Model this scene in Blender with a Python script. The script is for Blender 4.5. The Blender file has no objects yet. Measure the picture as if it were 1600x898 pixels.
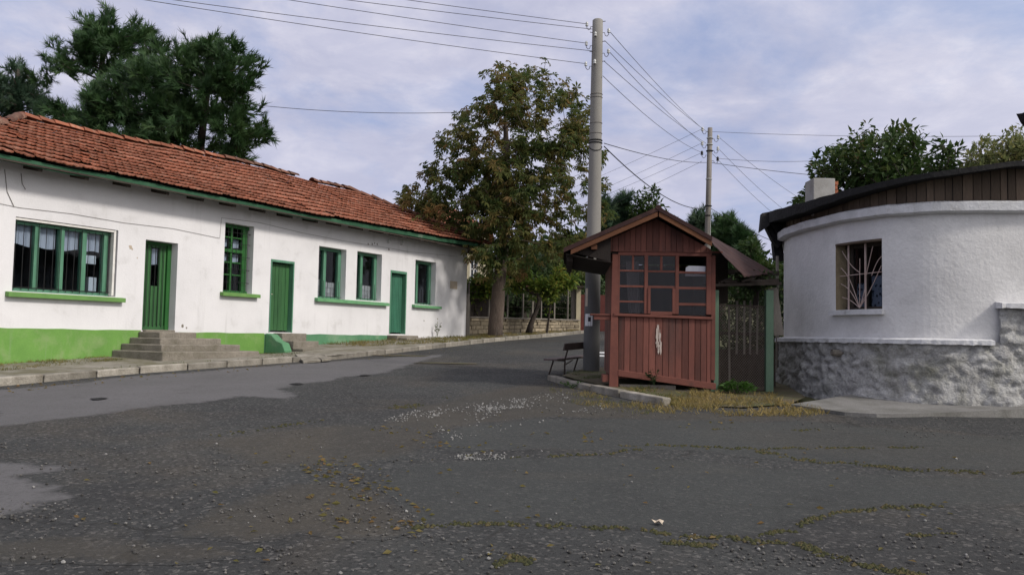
import bpy, bmesh, math, random
import numpy as np
from mathutils import Vector, Matrix, noise
from mathutils.geometry import delaunay_2d_cdt
random.seed(7); rng = np.random.default_rng(11)
S = bpy.context.scene
COL = S.collection
R = math.radians
V = Vector
# ------------------------------------------------------------------ camera
FPX = 1333.0; PITCH = R(3.35); ROLL = R(1.1); EYE = V((0, 0, 1.6))
_r0 = V((1, 0, 0)); FWD = V((0, math.cos(PITCH), math.sin(PITCH))); _u0 = V((0, -math.sin(PITCH), math.cos(PITCH)))
RGT = _r0 * math.cos(ROLL) + _u0 * math.sin(ROLL); UP = _u0 * math.cos(ROLL) - _r0 * math.sin(ROLL)
cd = bpy.data.cameras.new('camera'); cam = bpy.data.objects.new('camera', cd); COL.objects.link(cam)
cam.matrix_world = Matrix(((RGT.x, UP.x, -FWD.x, EYE.x), (RGT.y, UP.y, -FWD.y, EYE.y), (RGT.z, UP.z, -FWD.z, EYE.z), (0, 0, 0, 1)))
cd.sensor_width = 36; cd.lens = FPX / 1600 * 36; cd.clip_end = 3000; S.camera = cam

def ray(px, py): return RGT * ((px - 800) / FPX) - UP * ((py - 449) / FPX) + FWD
def at(px, py, Y):                       # point of the place seen at a photo pixel, at world depth Y
    d = ray(px, py); return EYE + d * (Y / d.y)

# ------------------------------------------------------------------ terrain
def G(x, y):
    if y < -5: z = -.25
    elif y < 45: z = .05 * y
    elif y < 75: t = y - 45; z = 2.25 + .05 * t - .05 * t * t / 60
    else: z = 3.0
    return z
def ground_hit(px, py, h=0.0):
    d = ray(px, py); t = 1.0
    for _ in range(6000):
        q = EYE + d * t
        if q.z < G(q.x, q.y) + h: return q
        t += .02
    return EYE + d * 60

# ------------------------------------------------------------------ materials
def lin(r, g, b):
    f = lambda c: (c / 255 / 12.92) if c / 255 <= .04045 else ((c / 255 + .055) / 1.055) ** 2.4
    return (f(r), f(g), f(b), 1)
def mat_base(name):
    m = bpy.data.materials.new(name); m.use_nodes = True
    nt = m.node_tree; nt.nodes.clear()
    out = nt.nodes.new('ShaderNodeOutputMaterial'); b = nt.nodes.new('ShaderNodeBsdfPrincipled')
    nt.links.new(b.outputs[0], out.inputs[0])
    return m, nt, b, out
def N(nt, t, **kw):
    n = nt.nodes.new(t)
    for k, v in kw.items(): setattr(n, k, v)
    return n
def noise_n(nt, vec, scale, detail=4, rough=.55, dist=0):
    n = N(nt, 'ShaderNodeTexNoise'); n.inputs['Scale'].default_value = scale; n.inputs['Detail'].default_value = detail
    n.inputs['Roughness'].default_value = rough; n.inputs['Distortion'].default_value = dist
    nt.links.new(vec, n.inputs['Vector']); return n.outputs['Fac']
def ramp(nt, fac, a, b):
    r = N(nt, 'ShaderNodeMapRange'); r.inputs[1].default_value = a; r.inputs[2].default_value = b
    nt.links.new(fac, r.inputs[0]); return r.outputs[0]
def mixc(nt, fac, a, b, mode='MIX'):
    m = N(nt, 'ShaderNodeMix', data_type='RGBA', blend_type=mode)
    if isinstance(fac, (int, float)): m.inputs[0].default_value = fac
    else: nt.links.new(fac, m.inputs[0])
    for i, c in ((6, a), (7, b)):
        if isinstance(c, tuple): m.inputs[i].default_value = c
        else: nt.links.new(c, m.inputs[i])
    return m.outputs[2]
def mulv(nt, a, b):
    m = N(nt, 'ShaderNodeMath', operation='MULTIPLY')
    for i, c in ((0, a), (1, b)):
        if isinstance(c, (int, float)): m.inputs[i].default_value = c
        else: nt.links.new(c, m.inputs[i])
    return m.outputs[0]
def scaled(nt, vec, s):
    m = N(nt, 'ShaderNodeMapping'); m.inputs['Scale'].default_value = s; nt.links.new(vec, m.inputs['Vector']); return m.outputs[0]
def bump(nt, b, h, strength, dist=.02):
    n = N(nt, 'ShaderNodeBump'); n.inputs['Strength'].default_value = strength; n.inputs['Distance'].default_value = dist
    nt.links.new(h, n.inputs['Height']); nt.links.new(n.outputs[0], b.inputs['Normal'])
def M(name, c, c2=None, scale=5, lo=.35, hi=.7, rough=.85, bs=.35, bscale=45, bdist=.01, tint=0, grime=None, gscale=1.3, glo=.5, ghi=.75, gamt=.7, aniso=(1, 1, 1), fine=.12, spec=.3, metal=0, streak=0):
    m, nt, b, out = mat_base(name)
    tc = N(nt, 'ShaderNodeTexCoord').outputs['Object']
    v = scaled(nt, tc, aniso)
    if c2 is None: c2 = tuple(x * .7 for x in c[:3]) + (1,)
    col = mixc(nt, ramp(nt, noise_n(nt, v, scale, 6, .6), lo, hi), c, c2)
    if grime:
        g = ramp(nt, noise_n(nt, v, gscale, 8, .65, .3), glo, ghi)
        col = mixc(nt, mulv(nt, g, gamt), col, grime)
    if streak:
        sv = scaled(nt, tc, (1, 1, .07)); g2 = ramp(nt, noise_n(nt, sv, 5.5, 6, .7), .56, .74)
        col = mixc(nt, mulv(nt, mulv(nt, g2, ramp(nt, noise_n(nt, tc, .7, 3), .42, .62)), streak), col, (.30, .29, .275, 1))
    if fine:
        f = ramp(nt, noise_n(nt, v, bscale * 2.3, 3), .3, .7)
        fr = N(nt, 'ShaderNodeMapRange'); fr.inputs[3].default_value = 1 - fine; fr.inputs[4].default_value = 1 + fine; nt.links.new(f, fr.inputs[0])
        hv = N(nt, 'ShaderNodeHueSaturation'); nt.links.new(fr.outputs[0], hv.inputs['Value']); nt.links.new(col, hv.inputs['Color']); col = hv.outputs[0]
    if tint:
        a = N(nt, 'ShaderNodeAttribute', attribute_name='tint')
        tr = N(nt, 'ShaderNodeMapRange'); tr.inputs[3].default_value = 1 - tint; tr.inputs[4].default_value = 1 + tint; nt.links.new(a.outputs['Fac'], tr.inputs[0])
        hv = N(nt, 'ShaderNodeHueSaturation'); nt.links.new(tr.outputs[0], hv.inputs['Value']); nt.links.new(col, hv.inputs['Color']); col = hv.outputs[0]
    nt.links.new(col, b.inputs['Base Color'])
    b.inputs['Roughness'].default_value = rough; b.inputs['Specular IOR Level'].default_value = spec; b.inputs['Metallic'].default_value = metal
    if bs: bump(nt, b, noise_n(nt, v, bscale, 6, .6), bs, bdist)
    return m
def leaf_mat(name, stops, trans=.35, rough=.6):
    m, nt, b, out = mat_base(name)
    a = N(nt, 'ShaderNodeAttribute', attribute_name='tint')
    cr = N(nt, 'ShaderNodeValToRGB'); nt.links.new(a.outputs['Fac'], cr.inputs[0])
    e = cr.color_ramp.elements
    e[0].position = stops[0][0]; e[0].color = stops[0][1]; e[1].position = stops[-1][0]; e[1].color = stops[-1][1]
    for p, c in stops[1:-1]: q = e.new(p); q.color = c
    nt.links.new(cr.outputs[0], b.inputs['Base Color']); b.inputs['Roughness'].default_value = rough; b.inputs['Specular IOR Level'].default_value = .25
    t = N(nt, 'ShaderNodeBsdfTranslucent'); nt.links.new(cr.outputs[0], t.inputs[0])
    mx = N(nt, 'ShaderNodeMixShader'); mx.inputs[0].default_value = trans
    nt.links.new(b.outputs[0], mx.inputs[1]); nt.links.new(t.outputs[0], mx.inputs[2]); nt.links.new(mx.outputs[0], out.inputs[0])
    return m
def glass_mat(name, tintc=(.75, .8, .85, 1), boost=1.0, base=.04):
    m, nt, b, out = mat_base(name); nt.nodes.remove(b)
    tr = N(nt, 'ShaderNodeBsdfTransparent'); tr.inputs[0].default_value = tintc
    gl = N(nt, 'ShaderNodeBsdfGlossy'); gl.inputs['Roughness'].default_value = .04
    ge = N(nt, 'ShaderNodeNewGeometry'); dp = N(nt, 'ShaderNodeVectorMath', operation='DOT_PRODUCT'); nt.links.new(ge.outputs['Incoming'], dp.inputs[0]); nt.links.new(ge.outputs['Normal'], dp.inputs[1])
    ab = N(nt, 'ShaderNodeMath', operation='ABSOLUTE'); nt.links.new(dp.outputs['Value'], ab.inputs[0])
    iv = N(nt, 'ShaderNodeMath', operation='SUBTRACT', use_clamp=True); iv.inputs[0].default_value = 1; nt.links.new(ab.outputs[0], iv.inputs[1])
    pw = N(nt, 'ShaderNodeMath', operation='POWER'); nt.links.new(iv.outputs[0], pw.inputs[0]); pw.inputs[1].default_value = 5
    ad = N(nt, 'ShaderNodeMath', operation='MULTIPLY_ADD', use_clamp=True); ad.inputs[1].default_value = boost; ad.inputs[2].default_value = base
    nt.links.new(pw.outputs[0], ad.inputs[0])
    tc = N(nt, 'ShaderNodeTexCoord').outputs['Object']
    bp = N(nt, 'ShaderNodeBump'); bp.inputs['Strength'].default_value = .06; bp.inputs['Distance'].default_value = .02
    nt.links.new(noise_n(nt, tc, 2.5, 2), bp.inputs['Height']); nt.links.new(bp.outputs[0], gl.inputs['Normal'])
    mx = N(nt, 'ShaderNodeMixShader'); nt.links.new(ad.outputs[0], mx.inputs[0]); nt.links.new(tr.outputs[0], mx.inputs[1]); nt.links.new(gl.outputs[0], mx.inputs[2])
    nt.links.new(mx.outputs[0], out.inputs[0]); return m

K = {}
K['white_wall'] = M('white_wall', (.70, .69, .70, 1), (.615, .605, .615, 1), 1.1, .35, .75, .9, .28, 24, .012, grime=(.40, .385, .365, 1), gscale=2.2, glo=.57, ghi=.78, gamt=.5, fine=.03, streak=.35)
K['plinth'] = M('green_plinth', (.145, .295, .065, 1), (.112, .245, .052, 1), 2.0, .35, .7, .85, .4, 22, .012, grime=(.27, .32, .17, 1), gscale=2.2, glo=.50, ghi=.74, gamt=.6, fine=.06, streak=.35)
K['plinth2'] = M('teal_green_plinth', (.10, .25, .130, 1), (.072, .19, .10, 1), 2.0, .35, .7, .85, .4, 22, .012, grime=(.28, .34, .24, 1), gscale=2.2, glo=.50, ghi=.74, gamt=.6, fine=.06, streak=.35)
K['sill'] = M('green_sill', (.135, .275, .075, 1), (.11, .22, .065, 1), 5, bs=.3, tint=0, fine=.06)
K['sill2'] = M('teal_sill', (.14, .33, .16, 1), (.10, .25, .12, 1), 5, bs=.3, fine=.06)
K['frame'] = M('green_frame_paint', (.105, .25, .165, 1), (.06, .165, .10, 1), 4, .3, .7, .6, .25, 30, grime=(.20, .30, .22, 1), gscale=6, glo=.6, ghi=.75, gamt=.5, aniso=(1, 1, .3), fine=.06)
K['frame_dark'] = M('dark_green_paint', (.028, .13, .028, 1), (.016, .085, .022, 1), 4, .3, .7, .55, .25, 30, aniso=(1, 1, .3), fine=.06)
K['door'] = M('green_door_paint', (.044, .138, .046, 1), (.027, .088, .032, 1), 5, .3, .7, .55, .3, 30, aniso=(1, 1, .25), tint=.22, fine=.06)
K['door_teal'] = M('teal_door_paint', (.036, .155, .092, 1), (.022, .10, .06, 1), 5, .3, .7, .5, .3, 30, aniso=(1, 1, .25), tint=.25, fine=.06)
K['white_trim'] = M('white_trim', (.72, .70, .67, 1), (.6, .58, .55, 1), 8, bs=.2, fine=.05)
K['bars'] = M('dark_iron', (.012, .012, .013, 1), rough=.6, bs=.1, fine=.1)
K['curtain'] = M('white_curtain', (.62, .62, .66, 1), (.5, .5, .55, 1), 6, bs=.3, bscale=20, aniso=(1, 1, .1), fine=.03)
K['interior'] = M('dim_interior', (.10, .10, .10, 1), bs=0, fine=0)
K['fascia'] = M('fascia_green', (.020, .075, .038, 1), (.05, .13, .075, 1), 1.5, .45, .75, .8, .3, 30, grime=(.22, .24, .20, 1), gscale=.9, glo=.66, ghi=.75, gamt=.7, fine=.1)
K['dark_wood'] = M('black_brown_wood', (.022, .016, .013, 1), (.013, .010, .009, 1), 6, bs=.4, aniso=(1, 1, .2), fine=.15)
K['old_wood'] = M('old_dark_wood', (.055, .042, .034, 1), (.03, .024, .02, 1), 6, bs=.4, aniso=(1, 1, .2), fine=.15, tint=.3)
K['tile'] = M('clay_tile', (.275, .098, .055, 1), (.205, .076, .045, 1), 1.6, .35, .7, .9, .35, 40, .006, tint=.22, grime=(.36, .23, .17, 1), gscale=5.5, glo=.52, ghi=.70, gamt=.65, fine=.15)
K['tile_dark'] = M('dark_clay_cap', (.15, .065, .042, 1), (.08, .04, .03, 1), 3, .35, .7, .9, .35, 40, .006, tint=.4, grime=(.34, .22, .15, 1), gscale=3, glo=.5, ghi=.7, gamt=.5, fine=.15)
K['apron'] = M('grey_apron', (.20, .195, .185, 1), (.15, .145, .138, 1), 2, .35, .7, .95, .7, 30, .02, grime=(.09, .088, .075, 1), gscale=1.6, glo=.46, ghi=.68, gamt=.7, fine=.18)
K['concrete'] = M('old_concrete', (.24, .215, .18, 1), (.165, .148, .122, 1), 4, .35, .7, .95, .9, 24, .03, grime=(.10, .092, .06, 1), gscale=2.5, glo=.48, ghi=.7, gamt=.6, fine=.16)
K['kerb'] = M('kerb_concrete', (.31, .285, .245, 1), (.20, .185, .155, 1), 4, .35, .7, .95, .8, 24, .03, grime=(.115, .10, .075, 1), gscale=2.0, glo=.44, ghi=.66, gamt=.75, fine=.16, tint=.28)
K['paving'] = M('pavement_concrete', (.26, .24, .205, 1), (.17, .155, .125, 1), 2.2, .35, .65, .95, .7, 26, .025, grime=(.105, .095, .05, 1), gscale=1.6, glo=.45, ghi=.62, gamt=.8, fine=.2)
K['earth'] = M('bare_earth', (.12, .095, .065, 1), (.07, .062, .035, 1), 2.0, .35, .65, .95, .8, 30, .03, grime=(.075, .085, .03, 1), gscale=1.2, glo=.45, ghi=.65, gamt=.8, fine=.25)

K['paint_white'] = M('road_paint', (.55, .55, .55, 1), bs=.2, fine=.1)
K['kiosk'] = M('red_brown_paint', (.165, .060, .044, 1), (.115, .042, .032, 1), 3.0, .3, .7, .75, .4, 28, .006, aniso=(1, 1, .16), tint=.30, grime=(.050, .030, .026, 1), gscale=3.0, glo=.50, ghi=.68, gamt=.8, fine=.12)
K['kiosk_frame'] = M('red_brown_trim', (.168, .060, .043, 1), (.118, .042, .032, 1), 4, .3, .7, .75, .4, 28, .006, grime=(.07, .04, .033, 1), gscale=5, glo=.58, ghi=.72, gamt=.6, fine=.12, tint=.15)
K['peel'] = M('bare_wood_peel', (.50, .43, .38, 1), (.36, .29, .25, 1), 20, bs=.4, aniso=(1, 1, .2), fine=.1)
K['barge'] = M('brown_varnish', (.14, .060, .028, 1), (.09, .036, .018, 1), 4, bs=.4, aniso=(.3, 1, 1), fine=.12)
K['tin'] = M('brown_tin', (.042, .018, .016, 1), (.028, .013, .013, 1), 3, .3, .7, .85, .3, 24, .006, grime=(.10, .05, .035, 1), gscale=4, glo=.55, ghi=.72, gamt=.6, fine=.1)
K['tar'] = M('black_roof_felt', (.015, .0145, .015, 1), (.009, .009, .009, 1), 3, bs=.7, bscale=12, bdist=.03, rough=.85, grime=(.045, .038, .032, 1), gscale=3, glo=.55, ghi=.75, gamt=.5, fine=.1)
K['boards'] = M('weathered_boards', (.115, .085, .062, 1), (.07, .05, .036, 1), 5, bs=.5, aniso=(1, 1, .15), tint=.35, fine=.15)
K['plaster'] = M('lime_white_wall', (.68, .67, .655, 1), (.575, .565, .555, 1), 1.4, .3, .72, .95, .55, 16, .02, grime=(.40, .395, .385, 1), gscale=1.7, glo=.50, ghi=.76, gamt=.55, fine=.04, streak=.4)
K['cornice'] = M('lime_white_cornice', (.64, .64, .65, 1), (.50, .50, .50, 1), 4, .3, .72, .95, .6, 20, .02, grime=(.22, .20, .17, 1), gscale=3.2, glo=.56, ghi=.75, gamt=.7, fine=.06)
K['rubble'] = M('rubble_render', (.44, .435, .42, 1), (.28, .275, .265, 1), 4.5, .35, .65, .95, 1.0, 15, .05, grime=(.12, .12, .085, 1), gscale=1.3, glo=.48, ghi=.66, gamt=.75, fine=.15)
K['stone'] = M('yellow_stone', (.30, .25, .175, 1), (.19, .155, .11, 1), 5, bs=.7, bscale=20, bdist=.03, tint=.3, fine=.15)
K['mortar'] = M('mortar', (.12, .105, .08, 1), bs=.5, fine=.15)
K['pole_dark'] = M('dark_pole_concrete', (.125, .125, .122, 1), (.095, .095, .094, 1), 3, .3, .7, .95, .35, 60, .006, aniso=(1, 1, .3), grime=(.17, .165, .155, 1), gscale=2, glo=.5, ghi=.75, gamt=.6, fine=.12)
K['pole'] = M('pole_concrete', (.245, .235, .215, 1), (.20, .19, .175, 1), 3, .3, .7, .95, .35, 60, .006, aniso=(1, 1, .3), grime=(.24, .23, .21, 1), gscale=2, glo=.5, ghi=.75, gamt=.6, fine=.12)
K['pole_old'] = M('grey_weathered_pole', (.22, .20, .18, 1), (.15, .135, .12, 1), 4, aniso=(1, 1, .15), bs=.4, fine=.15)
K['porcelain'] = M('porcelain', (.55, .56, .55, 1), rough=.25, bs=0, fine=.03)
K['porcelain_dark'] = M('dark_insulator', (.02, .02, .022, 1), rough=.3, bs=0, fine=0)
K['wire'] = M('wire_grey', (.055, .055, .062, 1), rough=.6, bs=0, fine=0)
K['cable'] = M('black_cable', (.012, .012, .013, 1), rough=.6, bs=0, fine=0)
K['pale_green'] = M('pale_green_paint', (.125, .20, .135, 1), (.085, .14, .095, 1), 4, .3, .7, .7, .35, 30, aniso=(1, 1, .25), grime=(.12, .10, .07, 1), gscale=4, glo=.58, ghi=.72, gamt=.7, fine=.1)
K['mesh'] = M('rusty_mesh', (.17, .14, .12, 1), (.11, .085, .07, 1), 9, bs=0, fine=.1, rough=.6)
K['grey_wood'] = M('grey_wood', (.24, .215, .185, 1), (.16, .14, .12, 1), 5, aniso=(1, 1, .15), bs=.5, tint=.3, fine=.15)
K['bark'] = M('bark', (.125, .095, .075, 1), (.07, .052, .042, 1), 5, .3, .7, .95, 1.0, 16, .03, aniso=(1, 1, .3), grime=(.22, .19, .16, 1), gscale=3, glo=.56, ghi=.72, gamt=.6, fine=.2)
K['bark_dark'] = M('dark_bark', (.05, .038, .030, 1), (.03, .024, .02, 1), 6, bs=.8, bscale=18, bdist=.02, aniso=(1, 1, .3), fine=.2)
K['cream'] = M('cream_render', (.52, .46, .32, 1), (.42, .37, .26, 1), 2, bs=.3, fine=.06)
K['brick'] = M('red_brick', (.34, .12, .06, 1), (.24, .085, .045, 1), 9, bs=.7, bscale=18, bdist=.03, tint=.25, fine=.15)
K['paper'] = M('paper', (.72, .72, .72, 1), (.66, .66, .66, 1), 9, bs=0, fine=.02)
K['carton'] = M('pale_carton', (.55, .50, .45, 1), (.46, .41, .37, 1), 5, bs=.1, fine=.05, tint=.15)
K['ink'] = M('dark_ink', (.03, .03, .035, 1), bs=0, fine=0)
K['plaque'] = M('plaque', (.50, .42, .33, 1), bs=.2, fine=.1)
K['bench_wood'] = M('bench_wood', (.135, .105, .10, 1), (.09, .07, .066, 1), 6, aniso=(.2, .2, 1), bs=.4, tint=.2, fine=.15)
K['rust_iron'] = M('rusty_iron', (.055, .040, .034, 1), (.035, .026, .022, 1), 9, bs=.3, rough=.7, fine=.1)
K['pebble'] = M('pebble', (.10, .096, .09, 1), (.065, .062, .058, 1), 9, bs=.3, tint=.55, fine=.15)
K['pebble_white'] = M('white_chips', (.235, .23, .22, 1), (.15, .147, .14, 1), 9, bs=.3, tint=.3, fine=.15)
K['grille'] = M('pinkish_white_grille', (.52, .42, .38, 1), (.42, .30, .26, 1), 8, bs=0, rough=.6, fine=.05)
K['ochre'] = M('ochre_reveal', (.27, .22, .14, 1), (.2, .16, .1, 1), 8, bs=.3, fine=.1)
K['maroon'] = M('maroon_curtain', (.10, .045, .035, 1), bs=.2, fine=.05)
K['gate_red'] = M('red_gate', (.12, .035, .03, 1), bs=.2, fine=.1)
K['glass'] = glass_mat('window_glass', (.80, .84, .88, 1), .9, .015)
K['glass_kiosk'] = glass_mat('kiosk_glass', (.78, .76, .78, 1), .8, .02)
def lace_mat():
    m, nt, b, out = mat_base('lace')
    tc = N(nt, 'ShaderNodeTexCoord').outputs['Object']
    vo = N(nt, 'ShaderNodeTexVoronoi'); vo.inputs['Scale'].default_value = 16; nt.links.new(tc, vo.inputs['Vector'])
    col = mixc(nt, ramp(nt, vo.outputs['Distance'], .25, .5), (.015, .016, .02, 1), (.20, .21, .24, 1))
    nt.links.new(col, b.inputs['Base Color']); b.inputs['Roughness'].default_value = .9; return m
K['lace'] = lace_mat()
def asphalt_mat(name='old_asphalt', ca=(.050, .052, .0505, 1), cb=(.034, .034, .034, 1), sp_amt=1.0, dirt=1.0, over=None, oamt=1.0):
    m, nt, b, out = mat_base(name)
    tc = N(nt, 'ShaderNodeTexCoord').outputs['Object']
    c = mixc(nt, ramp(nt, noise_n(nt, tc, .55, 7, .6, .4), .35, .68), ca, cb)
    c = mixc(nt, mulv(nt, ramp(nt, noise_n(nt, tc, 2.6, 8, .7, .5), .52, .72), .45), c, (.072, .069, .066, 1))
    c = mixc(nt, mulv(nt, ramp(nt, noise_n(nt, tc, 1.4, 8, .7, .8), .56, .70), .6), c, (.028, .028, .028, 1))
    c = mixc(nt, mulv(nt, ramp(nt, noise_n(nt, tc, .33, 8, .65, .6), .5, .66), .55 * dirt), c, (.082, .070, .055, 1))       # dusty earth worked into the surface
    vo = N(nt, 'ShaderNodeTexVoronoi'); vo.inputs['Scale'].default_value = 42; nt.links.new(tc, vo.inputs['Vector'])
    sp = N(nt, 'ShaderNodeSeparateColor'); nt.links.new(vo.outputs['Color'], sp.inputs[0])
    c = mixc(nt, mulv(nt, ramp(nt, sp.outputs[0], .80, .97), .5 * sp_amt), c, (.17, .16, .15, 1))
    c = mixc(nt, mulv(nt, ramp(nt, sp.outputs[1], .72, .95), .7 * sp_amt), c, (.020, .020, .020, 1))
    f = ramp(nt, noise_n(nt, tc, 140, 2), .3, .7); fr = N(nt, 'ShaderNodeMapRange'); fr.inputs[3].default_value = .7; fr.inputs[4].default_value = 1.3; nt.links.new(f, fr.inputs[0])
    hv = N(nt, 'ShaderNodeHueSaturation'); nt.links.new(fr.outputs[0], hv.inputs['Value']); nt.links.new(c, hv.inputs['Color'])
    # fine hairline cracks
    vc = N(nt, 'ShaderNodeTexVoronoi', feature='DISTANCE_TO_EDGE'); vc.inputs['Scale'].default_value = .55
    wn = N(nt, 'ShaderNodeTexNoise'); wn.inputs['Scale'].default_value = 1.8; wn.inputs['Detail'].default_value = 5; nt.links.new(tc, wn.inputs['Vector'])
    wm = N(nt, 'ShaderNodeMix', data_type='VECTOR'); wm.inputs[0].default_value = .28; nt.links.new(tc, wm.inputs[4]); nt.links.new(wn.outputs['Color'], wm.inputs[5]); nt.links.new(wm.outputs[1], vc.inputs['Vector'])
    cr = ramp(nt, vc.outputs['Distance'], .010, .003)
    cr = mulv(nt, cr, ramp(nt, noise_n(nt, tc, .5, 3), .48, .6))
    col = mixc(nt, mulv(nt, cr, .6), hv.outputs[0], (.018, .017, .015, 1))
    if over:                                                # a worn surfacing whose ragged edge breaks up into the old asphalt
        a = N(nt, 'ShaderNodeAttribute', attribute_name='fade')
        o_ = mixc(nt, ramp(nt, noise_n(nt, tc, .8, 7, .62, .3), .3, .72), over[0], over[1])
        o_ = mixc(nt, mulv(nt, ramp(nt, noise_n(nt, tc, 1.5, 9, .7, .6), .54, .72), .55), o_, over[2])
        o_ = mixc(nt, mulv(nt, ramp(nt, sp.outputs[2], .70, .95), .45), o_, over[2])
        o_ = mixc(nt, mulv(nt, ramp(nt, noise_n(nt, tc, 120, 2), .5, .7), .3), o_, over[2])
        s1 = N(nt, 'ShaderNodeMath', operation='ADD'); nt.links.new(a.outputs['Fac'], s1.inputs[0]); nt.links.new(noise_n(nt, tc, 7, 9, .75), s1.inputs[1])
        col = mixc(nt, mulv(nt, ramp(nt, s1.outputs[0], .52, .80), oamt), col, o_)
    nt.links.new(col, b.inputs['Base Color']); b.inputs['Roughness'].default_value = .92; b.inputs['Specular IOR Level'].default_value = .2
    h1 = noise_n(nt, tc, 60, 5, .7)
    ad = N(nt, 'ShaderNodeMath', operation='ADD'); nt.links.new(h1, ad.inputs[0]); nt.links.new(mulv(nt, noise_n(nt, tc, 6, 4), 1.2), ad.inputs[1])
    bump(nt, b, ad.outputs[0], .7, .02)
    return m
K['asphalt'] = asphalt_mat()
K['dirt'] = asphalt_mat('dirt_over_asphalt', over=((.078, .068, .053, 1), (.054, .049, .041, 1), (.036, .034, .030, 1)), oamt=.55)
K['chimney'] = M('chimney_render', (.36, .35, .33, 1), (.29, .28, .265, 1), 4, bs=.5, grime=(.2, .19, .17, 1), gscale=3, fine=.08)
K['field'] = M('rough_grass_ground', (.052, .066, .024, 1), (.085, .080, .036, 1), .5, .35, .65, .95, .8, 8, .05, grime=(.10, .085, .05, 1), gscale=.4, glo=.5, ghi=.7, gamt=.6, fine=.25)
K['patch_dark'] = asphalt_mat('smooth_dark_asphalt', over=((.058, .062, .059, 1), (.046, .049, .047, 1), (.036, .037, .036, 1)), oamt=.6)
K['patch'] = asphalt_mat('light_asphalt', over=((.128, .123, .126, 1), (.105, .102, .103, 1), (.070, .068, .067, 1)))
g1 = (.020, .038, .010, 1)
K['leaf_chestnut'] = leaf_mat('chestnut_leaves', [(0, (.036, .064, .022, 1)), (.4, (.066, .102, .030, 1)), (.68, (.125, .132, .038, 1)), (.86, (.18, .142, .046, 1)), (1, (.22, .135, .055, 1))], .5)
K['leaf_pine'] = leaf_mat('pine_needles', [(0, (.020, .048, .018, 1)), (.6, (.036, .080, .026, 1)), (1, (.062, .108, .036, 1))], .25)
K['leaf_pine_pale'] = leaf_mat('pale_pine_needles', [(0, (.024, .048, .030, 1)), (.6, (.040, .075, .042, 1)), (1, (.065, .10, .05, 1))], .2)
K['leaf_walnut'] = leaf_mat('walnut_leaves', [(0, (.022, .046, .014, 1)), (.6, (.042, .076, .020, 1)), (.9, (.075, .095, .028, 1)), (1, (.12, .09, .03, 1))], .35)
K['leaf_pale'] = leaf_mat('pale_leaves', [(0, (.09, .12, .045, 1)), (.6, (.16, .18, .07, 1)), (1, (.24, .22, .09, 1))], .45)
K['leaf_vine'] = leaf_mat('vine_leaves', [(0, (.055, .115, .022, 1)), (.5, (.12, .20, .035, 1)), (.85, (.24, .26, .05, 1)), (1, (.36, .30, .06, 1))], .5)
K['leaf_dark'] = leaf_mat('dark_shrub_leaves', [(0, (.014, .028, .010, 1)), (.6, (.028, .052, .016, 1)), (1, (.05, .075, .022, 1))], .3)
K['leaf_weed'] = leaf_mat('weed_leaves', [(0, (.03, .08, .014, 1)), (1, (.07, .15, .025, 1))], .35)
K['grass'] = leaf_mat('mixed_grass', [(0, (.035, .068, .014, 1)), (.4, (.075, .10, .025, 1)), (.65, (.22, .17, .06, 1)), (1, (.36, .27, .11, 1))], .3, .8)
K['moss'] = leaf_mat('moss', [(0, (.034, .038, .017, 1)), (.6, (.060, .058, .024, 1)), (1, (.095, .074, .036, 1))], .1, .95)

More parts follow.
